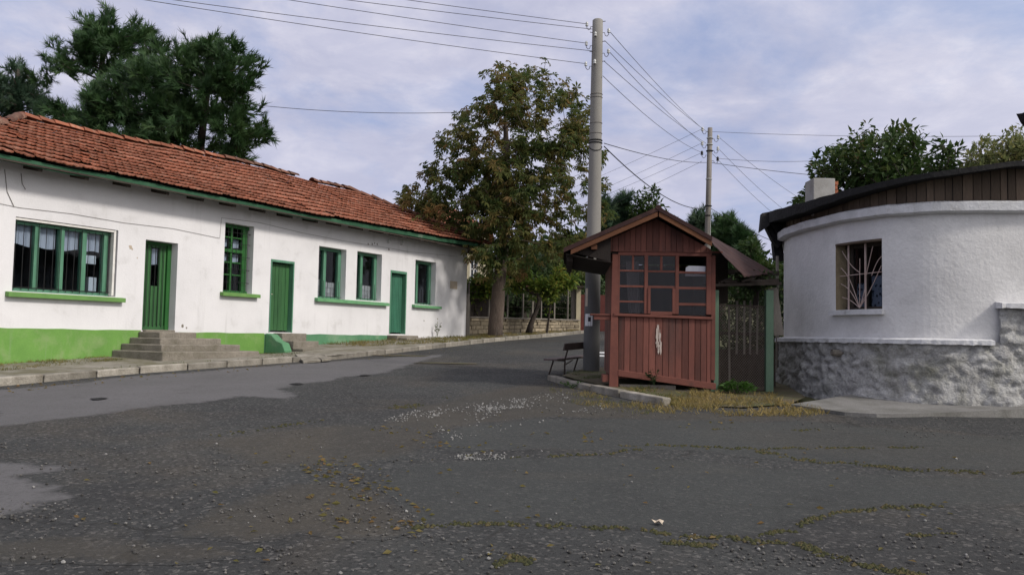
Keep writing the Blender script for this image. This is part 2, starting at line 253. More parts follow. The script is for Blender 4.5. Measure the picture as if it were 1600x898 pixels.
# ------------------------------------------------------------------ mesh kit
def loc_of(o):
    p = V((0, 0, 0))
    while o: p = p + o.location; o = o.parent
    return p
class MB:
    def __init__(s, T=None): s.v = []; s.f = []; s.t = []; s.T = T
    def add(s, vs, fs, tint=.5, raw=False):
        b = len(s.v)
        for p in vs: s.v.append(tuple(p) if (raw or not s.T) else tuple(s.T(*p)))
        for f in fs: s.f.append([b + i for i in f]); s.t.append(tint)
    def quad(s, a, b, c, d, tint=.5): s.add([a, b, c, d], [(0, 1, 2, 3)], tint)
    def box(s, x0, x1, y0, y1, z0, z1, tint=.5):
        s.add([(x0, y0, z0), (x1, y0, z0), (x1, y1, z0), (x0, y1, z0), (x0, y0, z1), (x1, y0, z1), (x1, y1, z1), (x0, y1, z1)],
              [(0, 3, 2, 1), (4, 5, 6, 7), (0, 1, 5, 4), (1, 2, 6, 5), (2, 3, 7, 6), (3, 0, 4, 7)], tint)
    def hexa(s, bot, top, tint=.5):
        s.add(list(bot) + list(top), [(0, 3, 2, 1), (4, 5, 6, 7), (0, 1, 5, 4), (1, 2, 6, 5), (2, 3, 7, 6), (3, 0, 4, 7)], tint)
    def bar(s, a, b, w, h, upv=(0, 0, 1), tint=.5):         # rectangular bar from a to b, w sideways, h along upv
        a = V(s.T(*a)) if s.T else V(a); b = V(s.T(*b)) if s.T else V(b); d = (b - a).normalized(); upv = V(upv)
        sd = d.cross(upv)
        if sd.length < 1e-4: sd = d.cross(V((1, 0, 0)))
        sd.normalize(); u = sd.cross(d).normalized()
        ps = [p + sd * (i * w / 2) + u * (j * h / 2) for p in (a, b) for i, j in ((-1, -1), (1, -1), (1, 1), (-1, 1))]
        s.add(ps, [(0, 1, 2, 3), (7, 6, 5, 4), (0, 4, 5, 1), (1, 5, 6, 2), (2, 6, 7, 3), (3, 7, 4, 0)], tint, raw=True)
    def prism(s, poly, vec, tint=.5):
        n = len(poly); v = V(vec); a = [V(p) for p in poly]
        s.add(a + [p + v for p in a], [tuple(range(n))[::-1], tuple(range(n, 2 * n))] + [(i, (i + 1) % n, n + (i + 1) % n, n + i) for i in range(n)], tint)
    def tube(s, pts, r, n=6, tint=.5, cap=True):
        P = [V(s.T(*p)) if s.T else V(p) for p in pts]
        rs = r if isinstance(r, (list, tuple)) else [r] * len(P)
        b = len(s.v); ref = None
        for i, p in enumerate(P):
            d = (P[min(i + 1, len(P) - 1)] - P[max(i - 1, 0)]).normalized()
            if ref is None: ref = d.orthogonal().normalized()
            ref = (ref - d * ref.dot(d))
            if ref.length < 1e-5: ref = d.orthogonal()
            ref.normalize(); q = d.cross(ref)
            for k in range(n):
                a = 2 * math.pi * k / n; s.v.append(tuple(p + ref * (math.cos(a) * rs[i]) + q * (math.sin(a) * rs[i])))
        for i in range(len(P) - 1):
            for k in range(n):
                s.f.append([b + i * n + k, b + i * n + (k + 1) % n, b + (i + 1) * n + (k + 1) % n, b + (i + 1) * n + k]); s.t.append(tint)
        if cap:
            s.f.append([b + k for k in range(n)][::-1]); s.t.append(tint)
            e = b + (len(P) - 1) * n; s.f.append([e + k for k in range(n)]); s.t.append(tint)
    def lathe(s, c, prof, n=10, tint=.5):                   # prof: (radius, z) about vertical axis at c
        s.tube([(c[0], c[1], c[2] + z) for r, z in prof], [r for r, z in prof], n, tint)
    def build(s, name, m, parent=None, smooth=False, bevel=0):
        me = bpy.data.meshes.new(name); off = loc_of(parent) if parent else V((0, 0, 0))
        arr = np.array(s.v, dtype=float).reshape(-1, 3) - np.array(off)
        me.from_pydata(arr.tolist(), [], s.f)
        at_ = me.attributes.new('tint', 'FLOAT', 'FACE'); at_.data.foreach_set('value', np.array(s.t, dtype=np.float32))
        me.materials.append(m)
        if smooth: me.polygons.foreach_set('use_smooth', [True] * len(me.polygons))
        me.update()
        o = bpy.data.objects.new(name, me); COL.objects.link(o)
        if parent: o.parent = parent
        if bevel:
            b = o.modifiers.new('b', 'BEVEL'); b.width = bevel; b.segments = 2; b.limit_method = 'ANGLE'
        return o
def thing(name, label, cat, loc, group=None):
    o = bpy.data.objects.new(name, None); COL.objects.link(o); o.location = loc; o.empty_display_size = .2
    o['label'] = label; o['category'] = cat
    if group: o['group'] = group
    return o
def tag(o, label, cat, group=None, kind=None):
    if label: o['label'] = label
    if cat: o['category'] = cat
    if group: o['group'] = group
    if kind: o['kind'] = kind
    return o
def recentre(o):                                            # put a single-mesh thing's origin at its base
    me = o.data; co = np.empty(len(me.vertices) * 3); me.vertices.foreach_get('co', co); co = co.reshape(-1, 3)
    c = V(((co[:, 0].min() + co[:, 0].max()) / 2, (co[:, 1].min() + co[:, 1].max()) / 2, co[:, 2].min()))
    me.vertices.foreach_set('co', (co - np.array(c)).ravel()); o.location = c; return o
def solo(mb, name, m, label, cat, group=None, **kw):
    return tag(recentre(mb.build(name, m, None, **kw)), label, cat, group)
def rj(a): return random.uniform(-a, a)

def sheet(name, poly, m, dz=0.0, zf=None, step=.25, wob=0.0, wscale=3.0, kind='structure', skirt=0, label=None, cat=None, fade=0):
    """horizontal sheet over a polygon, triangulated with inner points so that it follows the ground"""
    bd = []
    n = len(poly)
    for i in range(n):
        a = V(poly[i]); b = V(poly[(i + 1) % n]); k = max(1, int((b - a).length / step))
        for j in range(k): bd.append(a.lerp(b, j / k))
    if wob: bd = [p + V((noise.noise(V((p.x * wscale, p.y * wscale, 1))), noise.noise(V((p.x * wscale, p.y * wscale, 9))))) * wob + V((noise.noise(V((p.x * wscale * 4, p.y * wscale * 4, 1))), noise.noise(V((p.x * wscale * 4, p.y * wscale * 4, 9))))) * wob * .4 for p in bd]
    xs = [p.x for p in bd]; ys = [p.y for p in bd]
    def inside(x, y):
        c = False; j = len(bd) - 1
        for i in range(len(bd)):
            if (bd[i].y > y) != (bd[j].y > y) and x < (bd[j].x - bd[i].x) * (y - bd[i].y) / (bd[j].y - bd[i].y) + bd[i].x: c = not c
            j = i
        return c
    pts = list(bd); y = min(ys) + step
    while y < max(ys):
        x = min(xs) + step
        while x < max(xs):
            q = V((x + rj(step * .2), y + rj(step * .2)))
            if inside(q.x, q.y): pts.append(q)
            x += step
        y += step
    nb = len(bd)
    vs, es, fs, *_ = delaunay_2d_cdt([V((p.x, p.y)) for p in pts], [(i, (i + 1) % nb) for i in range(nb)], [], 1, 1e-5)
    zf = zf or (lambda x, y: G(x, y))
    mb = MB(); mb.v = [(p.x, p.y, zf(p.x, p.y) + dz) for p in vs]; mb.f = [list(f) for f in fs]; mb.t = [.5] * len(mb.f)
    if skirt:
        for i in range(nb):
            a, b = bd[i], bd[(i + 1) % nb]
            za, zb = zf(a.x, a.y) + dz, zf(b.x, b.y) + dz
            mb.add([(a.x, a.y, za), (b.x, b.y, zb), (b.x, b.y, zb - skirt), (a.x, a.y, za - skirt)], [(0, 1, 2, 3)])
    o = mb.build(name, m); bm = bmesh.new(); bm.from_mesh(o.data); bmesh.ops.recalc_face_normals(bm, faces=bm.faces)
    if sum(f.normal.z for f in bm.faces) < 0: bmesh.ops.reverse_faces(bm, faces=bm.faces)
    bm.to_mesh(o.data); bm.free()
    fd = o.data.attributes.new('fade', 'FLOAT', 'POINT'); B = np.array([(p.x, p.y) for p in bd]); vv = np.array([(v_.co.x, v_.co.y) for v_ in o.data.vertices])
    fd.data.foreach_set('value', np.array([min(1.0, math.sqrt(((B - q) ** 2).sum(1).min()) / fade) if fade else 1.0 for q in vv], dtype=np.float32))
    if kind: o['kind'] = kind
    return tag(o, label, cat)
# ------------------------------------------------------------------ foliage kit
def np_mesh(name, m, verts, faces, tints, parent=None, label=None):
    me = bpy.data.meshes.new(name)
    off = np.array(loc_of(parent)) if parent else np.zeros(3)
    me.from_pydata((verts - off).tolist(), [], faces)
    a = me.attributes.new('tint', 'FLOAT', 'FACE'); a.data.foreach_set('value', np.asarray(tints, dtype=np.float32))
    me.materials.append(m); me.update()
    o = bpy.data.objects.new(name, me); COL.objects.link(o)
    if parent: o.parent = parent
    return o
def rot_from(yv, roll):                                     # (n,3) pointing directions -> rotation matrices whose y axis points there
    y = yv / (np.linalg.norm(yv, axis=1, keepdims=True) + 1e-9)
    up = np.tile([0, 0, 1.], (len(y), 1)); par = np.abs(y[:, 2]) > .97; up[par] = [1, 0, 0]
    x = np.cross(y, up); x /= np.linalg.norm(x, axis=1, keepdims=True); z = np.cross(x, y)
    c, s = np.cos(roll)[:, None], np.sin(roll)[:, None]
    x2 = x * c + z * s; z2 = np.cross(x2, y)
    return np.stack([x2, y, z2], axis=2)
def instances(tv, tf, pos, Rm, sc):
    tv = np.asarray(tv, float); n = len(pos); k = len(tv)
    P = np.einsum('nij,kj->nki', Rm, tv) * sc[:, None, None] + pos[:, None, :]
    F = []
    for i in range(n): F.extend([[i * k + q for q in f] for f in tf])
    return P.reshape(-1, 3), F
LEAF = ([(0, 0, 0), (.26, .42, .06), (0, 1, -.08), (-.26, .42, .06), (0, .45, 0)], [(0, 1, 4), (1, 2, 4), (2, 3, 4), (3, 0, 4)])
LEAF2 = ([(0, 0, 0), (.24, .45, .05), (0, 1, -.12), (-.24, .45, .05)], [(0, 1, 2), (0, 2, 3)])
def palm():
    v, f = [], []
    for a, L in ((-1.45, .7), (-.72, .95), (0, 1.05), (.72, .95), (1.45, .7)):
        d = (math.sin(a), math.cos(a)); pr = (d[1], -d[0]); b = len(v)
        for r, w, z in ((0.02, 0, 0), (.62, .15, -.05), (1, 0, -.38), (.62, -.15, -.05)):
            v.append((d[0] * r * L + pr[0] * w, d[1] * r * L + pr[1] * w, z))
        f += [(b, b + 1, b + 2), (b, b + 2, b + 3)]
    return v, f
PALM = palm()
def tuft(n, w=.055, spread=1.0):
    v, f = [], []; rg = random.Random(5)
    for i in range(n):
        a = rg.uniform(0, 6.28); s = rg.uniform(.15, spread); L = rg.uniform(.65, 1); b = len(v)
        d = V((math.cos(a) * s, 1, math.sin(a) * s)).normalized(); o = d.orthogonal().normalized()
        st = d * .0 + V((0, rg.uniform(-.5, .35), 0))
        v += [st + o * w, st - o * w, st + d * L]; f.append((b, b + 1, b + 2))
    return [tuple(p) for p in v], f
TUFT = tuft(22, .05)
def blade():
    return [(-.05, 0, 0), (.05, 0, 0), (.04, .55, .06), (-.04, .55, .06), (0, 1, .28)], [(0, 1, 2, 3), (3, 2, 4)]
BLADE = blade()
def unit(n):
    d = rng.normal(size=(n, 3)); return d / np.linalg.norm(d, axis=1, keepdims=True)

def lobes_to_targets(lobes, Y, n, dscale=1.0, ybulge=0.0, shell=.45, zmin=None):
    """lobes: (px, py, radius px) seen in the photo at depth Y -> points filling those lumps of the crown"""
    L = [(at(x, y, Y), r * Y / FPX) for x, y, r in lobes]
    w = np.array([r ** 2.2 for p, r in L]); w /= w.sum()
    cx = np.average([p.x for p, r in L], weights=w); hw = max(abs(p.x - cx) + r for p, r in L)
    out = []
    for i in rng.choice(len(L), n, p=w):
        p, r = L[i]
        off = (1 - ((p.x - cx) / hw) ** 2) ** .5 * ybulge if hw > 0 else 0
        cy = p.y + rng.uniform(-off, off)
        d = unit(1)[0] * r * rng.uniform(shell, 1) ** .6
        k = cy / p.y                                         # keep the lump's place in the crown while it moves in depth
        q = V((EYE.x + (p.x - EYE.x) * k + d[0], cy + d[1] * dscale, EYE.z + (p.z - EYE.z) * k + d[2]))
        if zmin is None or q.z > zmin: out.append(q)
    return out
class Tree:
    def __init__(s, trunk, r_base, r_top, targets, step=.5, power=.42, up=.25, rmin=.006, start=0.45):
        s.P = []; s.par = []
        tr = [V(p) for p in trunk]
        for i in range(len(tr) - 1):
            k = max(1, int((tr[i + 1] - tr[i]).length / .4))
            for j in range(k): s.P.append(tr[i].lerp(tr[i + 1], j / k)); s.par.append(len(s.P) - 2)
        s.P.append(tr[-1]); s.par.append(len(s.P) - 2); s.nt = len(s.P)
        first = int(s.nt * start)
        top = tr[-1]
        A = np.array([tuple(p) for p in s.P]); 
        targets = sorted(targets, key=lambda t: (t - top).length if t.z > tr[0].z else 99)
        s.tips = []
        for t in targets:
            tv = np.array(t); d = np.linalg.norm(A - tv, axis=1)
            c = d + .8 * np.maximum(0, A[:, 2] - t.z + .25 * d); c[:first] += 50
            j = int(np.argmin(c)); a = s.P[j]; L = (t - a).length; k = max(1, int(L / step)); prev = j; new = []
            for q in range(1, k + 1):
                f = q / k; p = a.lerp(t, f) + V((0, 0, -up * L * f * (1 - f) * .6)) + (V((rj(.06), rj(.06), rj(.06))) * L * .6 if q < k else V((0, 0, 0)))
                s.P.append(p); s.par.append(prev); prev = len(s.P) - 1; new.append(tuple(p))
            A = np.vstack([A, new]); s.tips.append(prev)
        n = len(s.P); cnt = [0] * n
        for t in s.tips: cnt[t] += 1
        for i in range(n - 1, 0, -1): cnt[s.par[i]] += cnt[i]
        tot = max(1, cnt[0]); s.r = [max(rmin, r_top * 1.0 * (c / tot) ** power) for c in cnt]
        for i in range(s.nt): s.r[i] = max(s.r[i], r_base + (r_top - r_base) * i / s.nt)
        s.ch = [[] for _ in range(n)]
        for i in range(1, n): s.ch[s.par[i]].append(i)
        s.dirs = [(s.P[i] - s.P[s.par[i]]).normalized() if i else V((0, 0, 1)) for i in range(n)]
    def branches(s, skip_trunk=False):
        mb = MB(); st = [(0, None)]
        while st:
            i, p0 = st.pop(); chain = [i] if p0 is None else [p0, i]
            while s.ch[i]:
                c = sorted(s.ch[i], key=lambda q: -s.r[q])
                for o in c[1:]: st.append((o, i))
                i = c[0]; chain.append(i)
            if len(chain) > 1:
                rr = [s.r[q] for q in chain]
                if p0 is not None: rr[0] = min(rr[0], rr[1] * 1.25)
                mb.tube([s.P[q] for q in chain], rr, 10 if rr[0] > .1 else (6 if rr[0] > .03 else 4))
        return mb
    def leaf_points(s, per, spread, back=3):
        pts, dirs = [], []
        for t in s.tips:
            i = t
            for b in range(back):
                for _ in range(max(1, int(per * (1 - b * .28)))):
                    q = s.P[i] + V(unit(1)[0]) * spread * random.random() ** .5
                    pts.append(tuple(q)); dirs.append(tuple((q - s.P[s.par[i]]).normalized() + V((rj(.7), rj(.7), rj(.7)))))
                if s.par[i] < s.nt: break
                i = s.par[i]
        return np.array(pts), np.array(dirs)
def leaves(name, m, tmpl, pos, dirs, size, parent=None, droop=.3, var=.35, tint=None, clump=.35):
    n = len(pos); d = np.array(dirs, float); d /= np.linalg.norm(d, axis=1, keepdims=True) + 1e-9; d[:, 2] -= droop
    Rm = rot_from(d, rng.normal(0, .6, n)); sc = size * rng.uniform(1 - var, 1 + var, n)
    v, f = instances(tmpl[0], tmpl[1], np.asarray(pos), Rm, sc)
    if tint is None:
        cl = np.array([noise.noise(V(p) * .9) for p in pos]) * .5 + .5
        tint = np.clip(cl * clump * 1.6 + rng.uniform(0, 1, n) * (1 - clump) - .05, 0, 1)
    return np_mesh(name, m, v, f, np.repeat(tint, len(tmpl[1])), parent)
def make_tree(name, label, cat, base, trunk, lobes, Y, n, leafm, tmpl, size, per, spread, r=(.2, .14), bark='bark', ybulge=1.5, group=None, up=.25, droop=.3, back=3, start=.4, shell=.45, zmin=None, clump=.35, power=.42, step=.5):
    root = thing(name, label, cat, base, group)
    tg = lobes_to_targets(lobes, Y, n, 1.0, ybulge, shell, zmin)
    t = Tree(trunk, r[0], r[1], tg, step=step, up=up, start=start, power=power)
    t.branches().build('trunk', K[bark], root, smooth=True)
    p, d = t.leaf_points(per, spread, back)
    leaves('crown', K[leafm], tmpl, p, d, size, root, droop, clump=clump)
    return root
def bush(name, label, cat, lobes, Y, n, leafm, size, group=None, stems=5, ybulge=.5, tmpl=LEAF2, spread=.22, per=6, base_z=None, clump=.4):
    c = at(sum(l[0] for l in lobes) / len(lobes), 500, Y); zb = G(c.x, Y) if base_z is None else base_z
    root = thing(name, label, cat, (c.x, Y, zb), group)
    tg = lobes_to_targets(lobes, Y, n, .8, ybulge, .3, zb + .1)
    t = Tree([(c.x, Y, zb - .1), (c.x + .05, Y, zb + .35)], .05, .04, tg, step=.35, start=.3)
    t.branches().build('stem', K['bark_dark'], root)
    p, d = t.leaf_points(per, spread, 3)
    leaves('foliage', K[leafm], tmpl, p, d, size, root, .2, clump=clump)
    return root

# ------------------------------------------------------------------ world and sun
SUN_AZ = V((.80, -.42, 0)).normalized(); SUN_EL = R(38)
SUN = V((SUN_AZ.x * math.cos(SUN_EL), SUN_AZ.y * math.cos(SUN_EL), math.sin(SUN_EL)))
def make_world():
    w = bpy.data.worlds.new('World'); S.world = w; w.use_nodes = True; nt = w.node_tree; nt.nodes.clear()
    out = N(nt, 'ShaderNodeOutputWorld'); bg = N(nt, 'ShaderNodeBackground'); nt.links.new(bg.outputs[0], out.inputs[0]); bg.inputs['Strength'].default_value = .1
    sky = N(nt, 'ShaderNodeTexSky', sky_type='NISHITA', sun_disc=False, sun_elevation=SUN_EL, sun_rotation=math.atan2(SUN.x, SUN.y))
    tc = N(nt, 'ShaderNodeTexCoord').outputs['Generated']
    nrm = N(nt, 'ShaderNodeVectorMath', operation='NORMALIZE'); nt.links.new(tc, nrm.inputs[0]); d = nrm.outputs[0]
    sx = N(nt, 'ShaderNodeSeparateXYZ'); nt.links.new(d, sx.inputs[0])
    zz = N(nt, 'ShaderNodeMath', operation='ADD'); zz.inputs[1].default_value = .26; nt.links.new(sx.outputs[2], zz.inputs[0])
    zm = N(nt, 'ShaderNodeMath', operation='MAXIMUM'); zm.inputs[1].default_value = .05; nt.links.new(zz.outputs[0], zm.inputs[0])
    dv = N(nt, 'ShaderNodeVectorMath', operation='DIVIDE'); cb = N(nt, 'ShaderNodeCombineXYZ')
    for i in range(3): nt.links.new(zm.outputs[0], cb.inputs[i])
    nt.links.new(d, dv.inputs[0]); nt.links.new(cb.outputs[0], dv.inputs[1])
    fl = N(nt, 'ShaderNodeVectorMath', operation='MULTIPLY'); fl.inputs[1].default_value = (1, 1, 0); nt.links.new(dv.outputs[0], fl.inputs[0])
    p = N(nt, 'ShaderNodeVectorMath', operation='ADD'); p.inputs[1].default_value = (SKY_OFF[0], SKY_OFF[1], 0); nt.links.new(fl.outputs[0], p.inputs[0]); p = p.outputs[0]
    cover = ramp(nt, noise_n(nt, p, 1.25, 9, .60, .25),   .30, .50)          # where cloud hides the blue
    # less cloud high on the right, as in the photograph
    body = ramp(nt, noise_n(nt, scaled(nt, p, (1.0, 1.2, 1)), 3.2, 10, .62, .35), .30, .70)
    wisp = ramp(nt, noise_n(nt, p, 6.5, 9, .62, .4), .46, .74)
    cloud = mixc(nt, body, (4.75, 4.95, 6.6, 1), (6.5, 6.5, 7.9, 1))
    cloud = mixc(nt, mulv(nt, mulv(nt, wisp, body), .8), cloud, (8.8, 8.5, 9.2, 1))
    sk = N(nt, 'ShaderNodeVectorMath', operation='MULTIPLY'); sk.inputs[1].default_value = (.85, .85, 1.0); nt.links.new(sky.outputs[0], sk.inputs[0])
    blue = mixc(nt, .45, sk.outputs[0], (3.2, 4.7, 8.6, 1))
    c = mixc(nt, cover, blue, cloud)
    # low haze towards the horizon
    hz = ramp(nt, sx.outputs[2], .30, .0)
    c = mixc(nt, mulv(nt, hz, .60), c, (4.95, 5.25, 7.1, 1))
    # cloud glows around the hidden sun (behind the camera)
    dt = N(nt, 'ShaderNodeVectorMath', operation='DOT_PRODUCT'); dt.inputs[1].default_value = tuple(SUN); nt.links.new(d, dt.inputs[0])
    gl = N(nt, 'ShaderNodeMath', operation='POWER'); nt.links.new(ramp(nt, dt.outputs['Value'], -.05, 1), gl.inputs[0]); gl.inputs[1].default_value = 1.6
    c = mixc(nt, mulv(nt, gl.outputs[0], .9), c, SKY_GLOW)
    nt.links.new(c, bg.inputs['Color'])
    l = bpy.data.lights.new('sun', 'SUN'); l.energy = SUN_E; l.angle = R(9); l.color = (1, .94, .86)
    o = bpy.data.objects.new('sun', l); COL.objects.link(o); o.rotation_euler = (-SUN).to_track_quat('-Z', 'Y').to_euler(); o.location = SUN * 60
    S.view_settings.view_transform = 'Standard'; S.view_settings.look = 'None'; S.view_settings.gamma = 1; S.view_settings.use_curve_mapping = False
    S.view_settings.exposure = EXPO
SKY_OFF = (0.0, 0.0); SUN_E = 2.7; EXPO = 0.0; SKY_GLOW = (15.0, 14.6, 14.2, 1)
make_world()
# ================================================================== THE SETTING
FA = V((-9.75, 16.2)); TH = R(28.7); FD = V((math.sin(TH), math.cos(TH))); FN = V((FD.y, -FD.x))
def FP(u, o, z): return (FA.x + FD.x * u + FN.x * o, FA.y + FD.y * u + FN.y * o, z)
def interp(x, tab):
    if x <= tab[0][0]: return tab[0][1]
    for (a, b), (c, d) in zip(tab, tab[1:]):
        if x <= c: return b + (d - b) * (x - a) / (c - a)
    return tab[-1][1]
KERB = [V(p) for p in ((-11.2, 7.6), (-9.6, 10.6), (-8.3, 13.0), (-7.05, 15.75), (-4.85, 19.08), (-4.1, 20.1), (-2.76, 23.31), (-.4, 29.27), (1.5, 32.9), (3.2, 36.8), (4.6, 41), (6.5, 47))]
ROAD_R = [V(p) for p in ((11, 45), (7.6, 34), (5, 26), (2.6, 19.2), (1.6, 18.3), (.86, 16.3), (1.52, 14.42), (2.45, 12.75), (3.4, 12.55), (4.2, 13.0), (4.75, 12.45), (5.5, 12.05), (7.6, 12.15), (12, 12.2), (26, 12.2))]
gr = MB()
xs = [-900, -300, -100] + [-60 + 4 * i for i in range(31)] + [100, 300, 900]; ys = [-300, -60, -10] + [-6 + 3 * i for i in range(42)] + [150, 300, 900]
for y in ys:
    for x in xs: gr.v.append((x, y, G(x, y) - .10 + (0 if y < 60 else min(14, (y - 60) * .10))))
nx = len(xs)
for j in range(len(ys) - 1):
    for i in range(nx - 1): gr.f.append([j * nx + i, j * nx + i + 1, (j + 1) * nx + i + 1, (j + 1) * nx + i]); gr.t.append(.5)
tag(gr.build('ground', K['field'], smooth=True), None, None, kind='structure')
road_poly = [(26, -12), (-24, -12), (-16, 0)] + [tuple(p) for p in KERB] + [tuple(p) for p in ROAD_R]
sheet('road', road_poly, K['asphalt'], 0, step=.6)
def gp(px, py): q = ground_hit(px, py); return (q.x, q.y)
sheet('asphalt_patch', [gp(*p) for p in ((-30, 609), (60, 603.5), (120, 597), (200, 588), (330, 578), (462, 568.5), (560, 561), (640, 556.5), (705, 552), (672, 562), (600, 583), (470, 601), (440, 607), (452, 612), (468, 619), (455, 623), (420, 622), (375, 621), (330, 626), (250, 635), (120, 652), (-30, 672))], K['patch'], 0.0006, step=.2, wob=.16, wscale=1.6, fade=.55)
sheet('asphalt_patch', [gp(*p) for p in ((-120, 712), (30, 724), (75, 728), (130, 727), (118, 733), (50, 742), (60, 752), (118, 771), (122, 777), (80, 785), (50, 797), (0, 805), (-120, 840))], K['patch'], 0.0008, step=.15, wob=.12, wscale=2.4, fade=.5)
sheet('asphalt_patch', [gp(*p) for p in ((645, 822), (560, 768), (575, 745), (640, 725), (760, 716), (900, 712), (1060, 716), (1170, 727), (1300, 736), (1440, 742), (1660, 745), (1660, 790), (1400, 793), (1290, 806), (1260, 826), (1200, 838), (1100, 836), (1000, 826), (800, 818))], K['patch_dark'], 0.0010, step=.2, wob=.13, wscale=2.2, fade=.5)
sheet('asphalt_patch', [gp(*p) for p in ((640, 690), (700, 668), (830, 655), (1000, 653), (1220, 654), (1380, 668), (1660, 690), (1660, 735), (1480, 735), (1330, 728), (1200, 718), (1050, 703), (880, 704), (700, 706))], K['patch_dark'], 0.0012, step=.2, wob=.13, wscale=2.2, fade=.5)
sheet('dirt_patch', [gp(*p) for p in ((590, 664), (640, 638), (720, 618), (800, 606), (868, 600), (900, 607), (960, 624), (1050, 642), (1240, 647), (1330, 652), (1200, 660), (1000, 656), (880, 652), (760, 662), (680, 676), (620, 680))], K['dirt'], 0.0014, step=.18, wob=.12, wscale=2, fade=.7)
sheet('dirt_patch', [gp(*p) for p in ((440, 760), (520, 748), (590, 762), (640, 800), (655, 832), (600, 846), (480, 836), (380, 850), (250, 836), (300, 800))], K['dirt'], 0.0016, step=.15, wob=.1, wscale=2, fade=.6)
sheet('dirt_patch', [gp(*p) for p in ((300, 692), (420, 672), (560, 662), (660, 668), (690, 690), (640, 716), (520, 730), (380, 726))], K['dirt'], 0.0018, step=.2, wob=.12, wscale=2, fade=.8)
sheet('dirt_patch', [gp(*p) for p in ((-60, 846), (120, 836), (330, 850), (420, 872), (300, 884), (100, 880), (-60, 886))], K['dirt'], 0.0020, step=.12, wob=.08, wscale=2, fade=.5)
for a, b, c, d in (((937, 550), (962, 551), (962, 553.5), (937, 552.5)), ((937, 555), (962, 556), (962, 558.5), (937, 557.5))):
    q = [gp(*a), gp(*b), gp(*c), gp(*d)]
    sheet('road_marking', q, K['paint_white'], .012, step=.5)
# left pavement: between the kerb top and the foot of the building, then on along the garden wall
WALLZ = [(-3, .86), (-.9, .89), (.1, .92), (2.4, 1.04), (4.6, 1.07), (6.9, 1.07), (8.5, 1.29), (12.2, 1.47), (16.85, 1.61)]
def closest_kerb(p):
    best = None
    for a, b in zip(KERB, KERB[1:]):
        t = max(0, min(1, (p - a).dot(b - a) / (b - a).length_squared)); q = a.lerp(b, t)
        if best is None or (q - p).length < best[0]: best = ((q - p).length, q, b - a)
    return best
def pave_z(x, y):
    p = V((x, y)); dk, q, _ = closest_kerb(p); u = (p - FA).dot(FD); o = (p - FA).dot(FN)
    zk = G(q.x, q.y) + .11
    if u > 17: return G(x, y) + .11 + .01 * noise.noise(V((x * 2, y * 2, 0)))
    t = max(0, min(1, o / (o + dk + 1e-6)))
    return interp(u, WALLZ) * (1 - t) + zk * t + .012 * noise.noise(V((x * 2, y * 2, 0)))
wall_line = [FP(u, .02, 0)[:2] for u in (16.9, 12, 8, 4, 0, -3, -8)]
fence_line = [(9.5, 46), (5.2, 40.5), (3.2, 37.6), (1.8, 35.8), (-.3, 33.05), (-1.55, 31.4)]
pav_poly = [tuple(p) for p in KERB] + fence_line + wall_line
inset = []
sheet('pavement', pav_poly, K['paving'], -.012, zf=pave_z, step=.3, kind='structure')
# kerb stones
def kerb_run(path, name, label, cat, group, length=.95, w=.15, h=.12, skip=(), z_off=0, side=-1):
    seg = []; total = sum((b - a).length for a, b in zip(path, path[1:]))
    def pt(s):
        for a, b in zip(path, path[1:]):
            L = (b - a).length
            if s <= L: return a.lerp(b, s / L), (b - a).normalized()
            s -= L
        return path[-1], (path[-1] - path[-2]).normalized()
    s = 0; k = 0
    while s < total - .2:
        L = min(length * random.uniform(.85, 1.1), total - s); a, d = pt(s + .012); b, _ = pt(s + L - .012); nrm = V((d.y, -d.x)) * side
        if not any(x0 < k < x1 for x0, x1 in skip):
            mb = MB(); bot, top = [], []
            dz = rj(.014); tl = rj(.012)
            for q, e in ((a, 0), (b, tl)):
                pass
            a0, a1, b0, b1 = a + nrm * (rj(.012)), a + nrm * w, b + nrm * (rj(.012)), b + nrm * w
            for q in (a0, b0, b1, a1):
                z = G(q.x, q.y) + z_off; bot.append((q.x, q.y, z - .1)); top.append((q.x, q.y, z + h + dz + rj(.006)))
            mb.hexa(bot, top, random.random())
            bm_o = mb.build(name, K['kerb'], None, bevel=.018); recentre(bm_o); tag(bm_o, label, cat, group)
        s += L; k += 1
kerb_run(KERB, 'kerb_stone', 'weathered concrete kerb stone edging the left pavement', 'kerb stone', 'kerb stones along the left pavement')
ISL = [V(p) for p in ((.86, 16.3), (1.06, 15.55), (1.52, 14.42), (1.95, 13.6), (2.42, 12.8))]
kerb_run(ISL, 'kerb_stone', 'mossy kerb stone edging the dirt platform under the kiosk', 'kerb stone', 'kerb stones in front of the kiosk', length=1.0, w=.17, h=.10, side=1)
def isl_z(x, y): return G(x, y) + max(.002, .085 - max(0, (x - 1.6)) * .03 - max(0, 13.9 - y) * .07)
sheet('dirt_platform', [(.98, 16.3), (1.2, 15.6), (1.66, 14.45), (2.1, 13.6), (2.55, 12.85), (3.4, 12.7), (4.3, 13.2), (4.9, 14.2), (5.4, 17.5), (5, 24), (2.75, 19.2), (1.65, 18.2)], K['earth'], 0, zf=isl_z, step=.3)

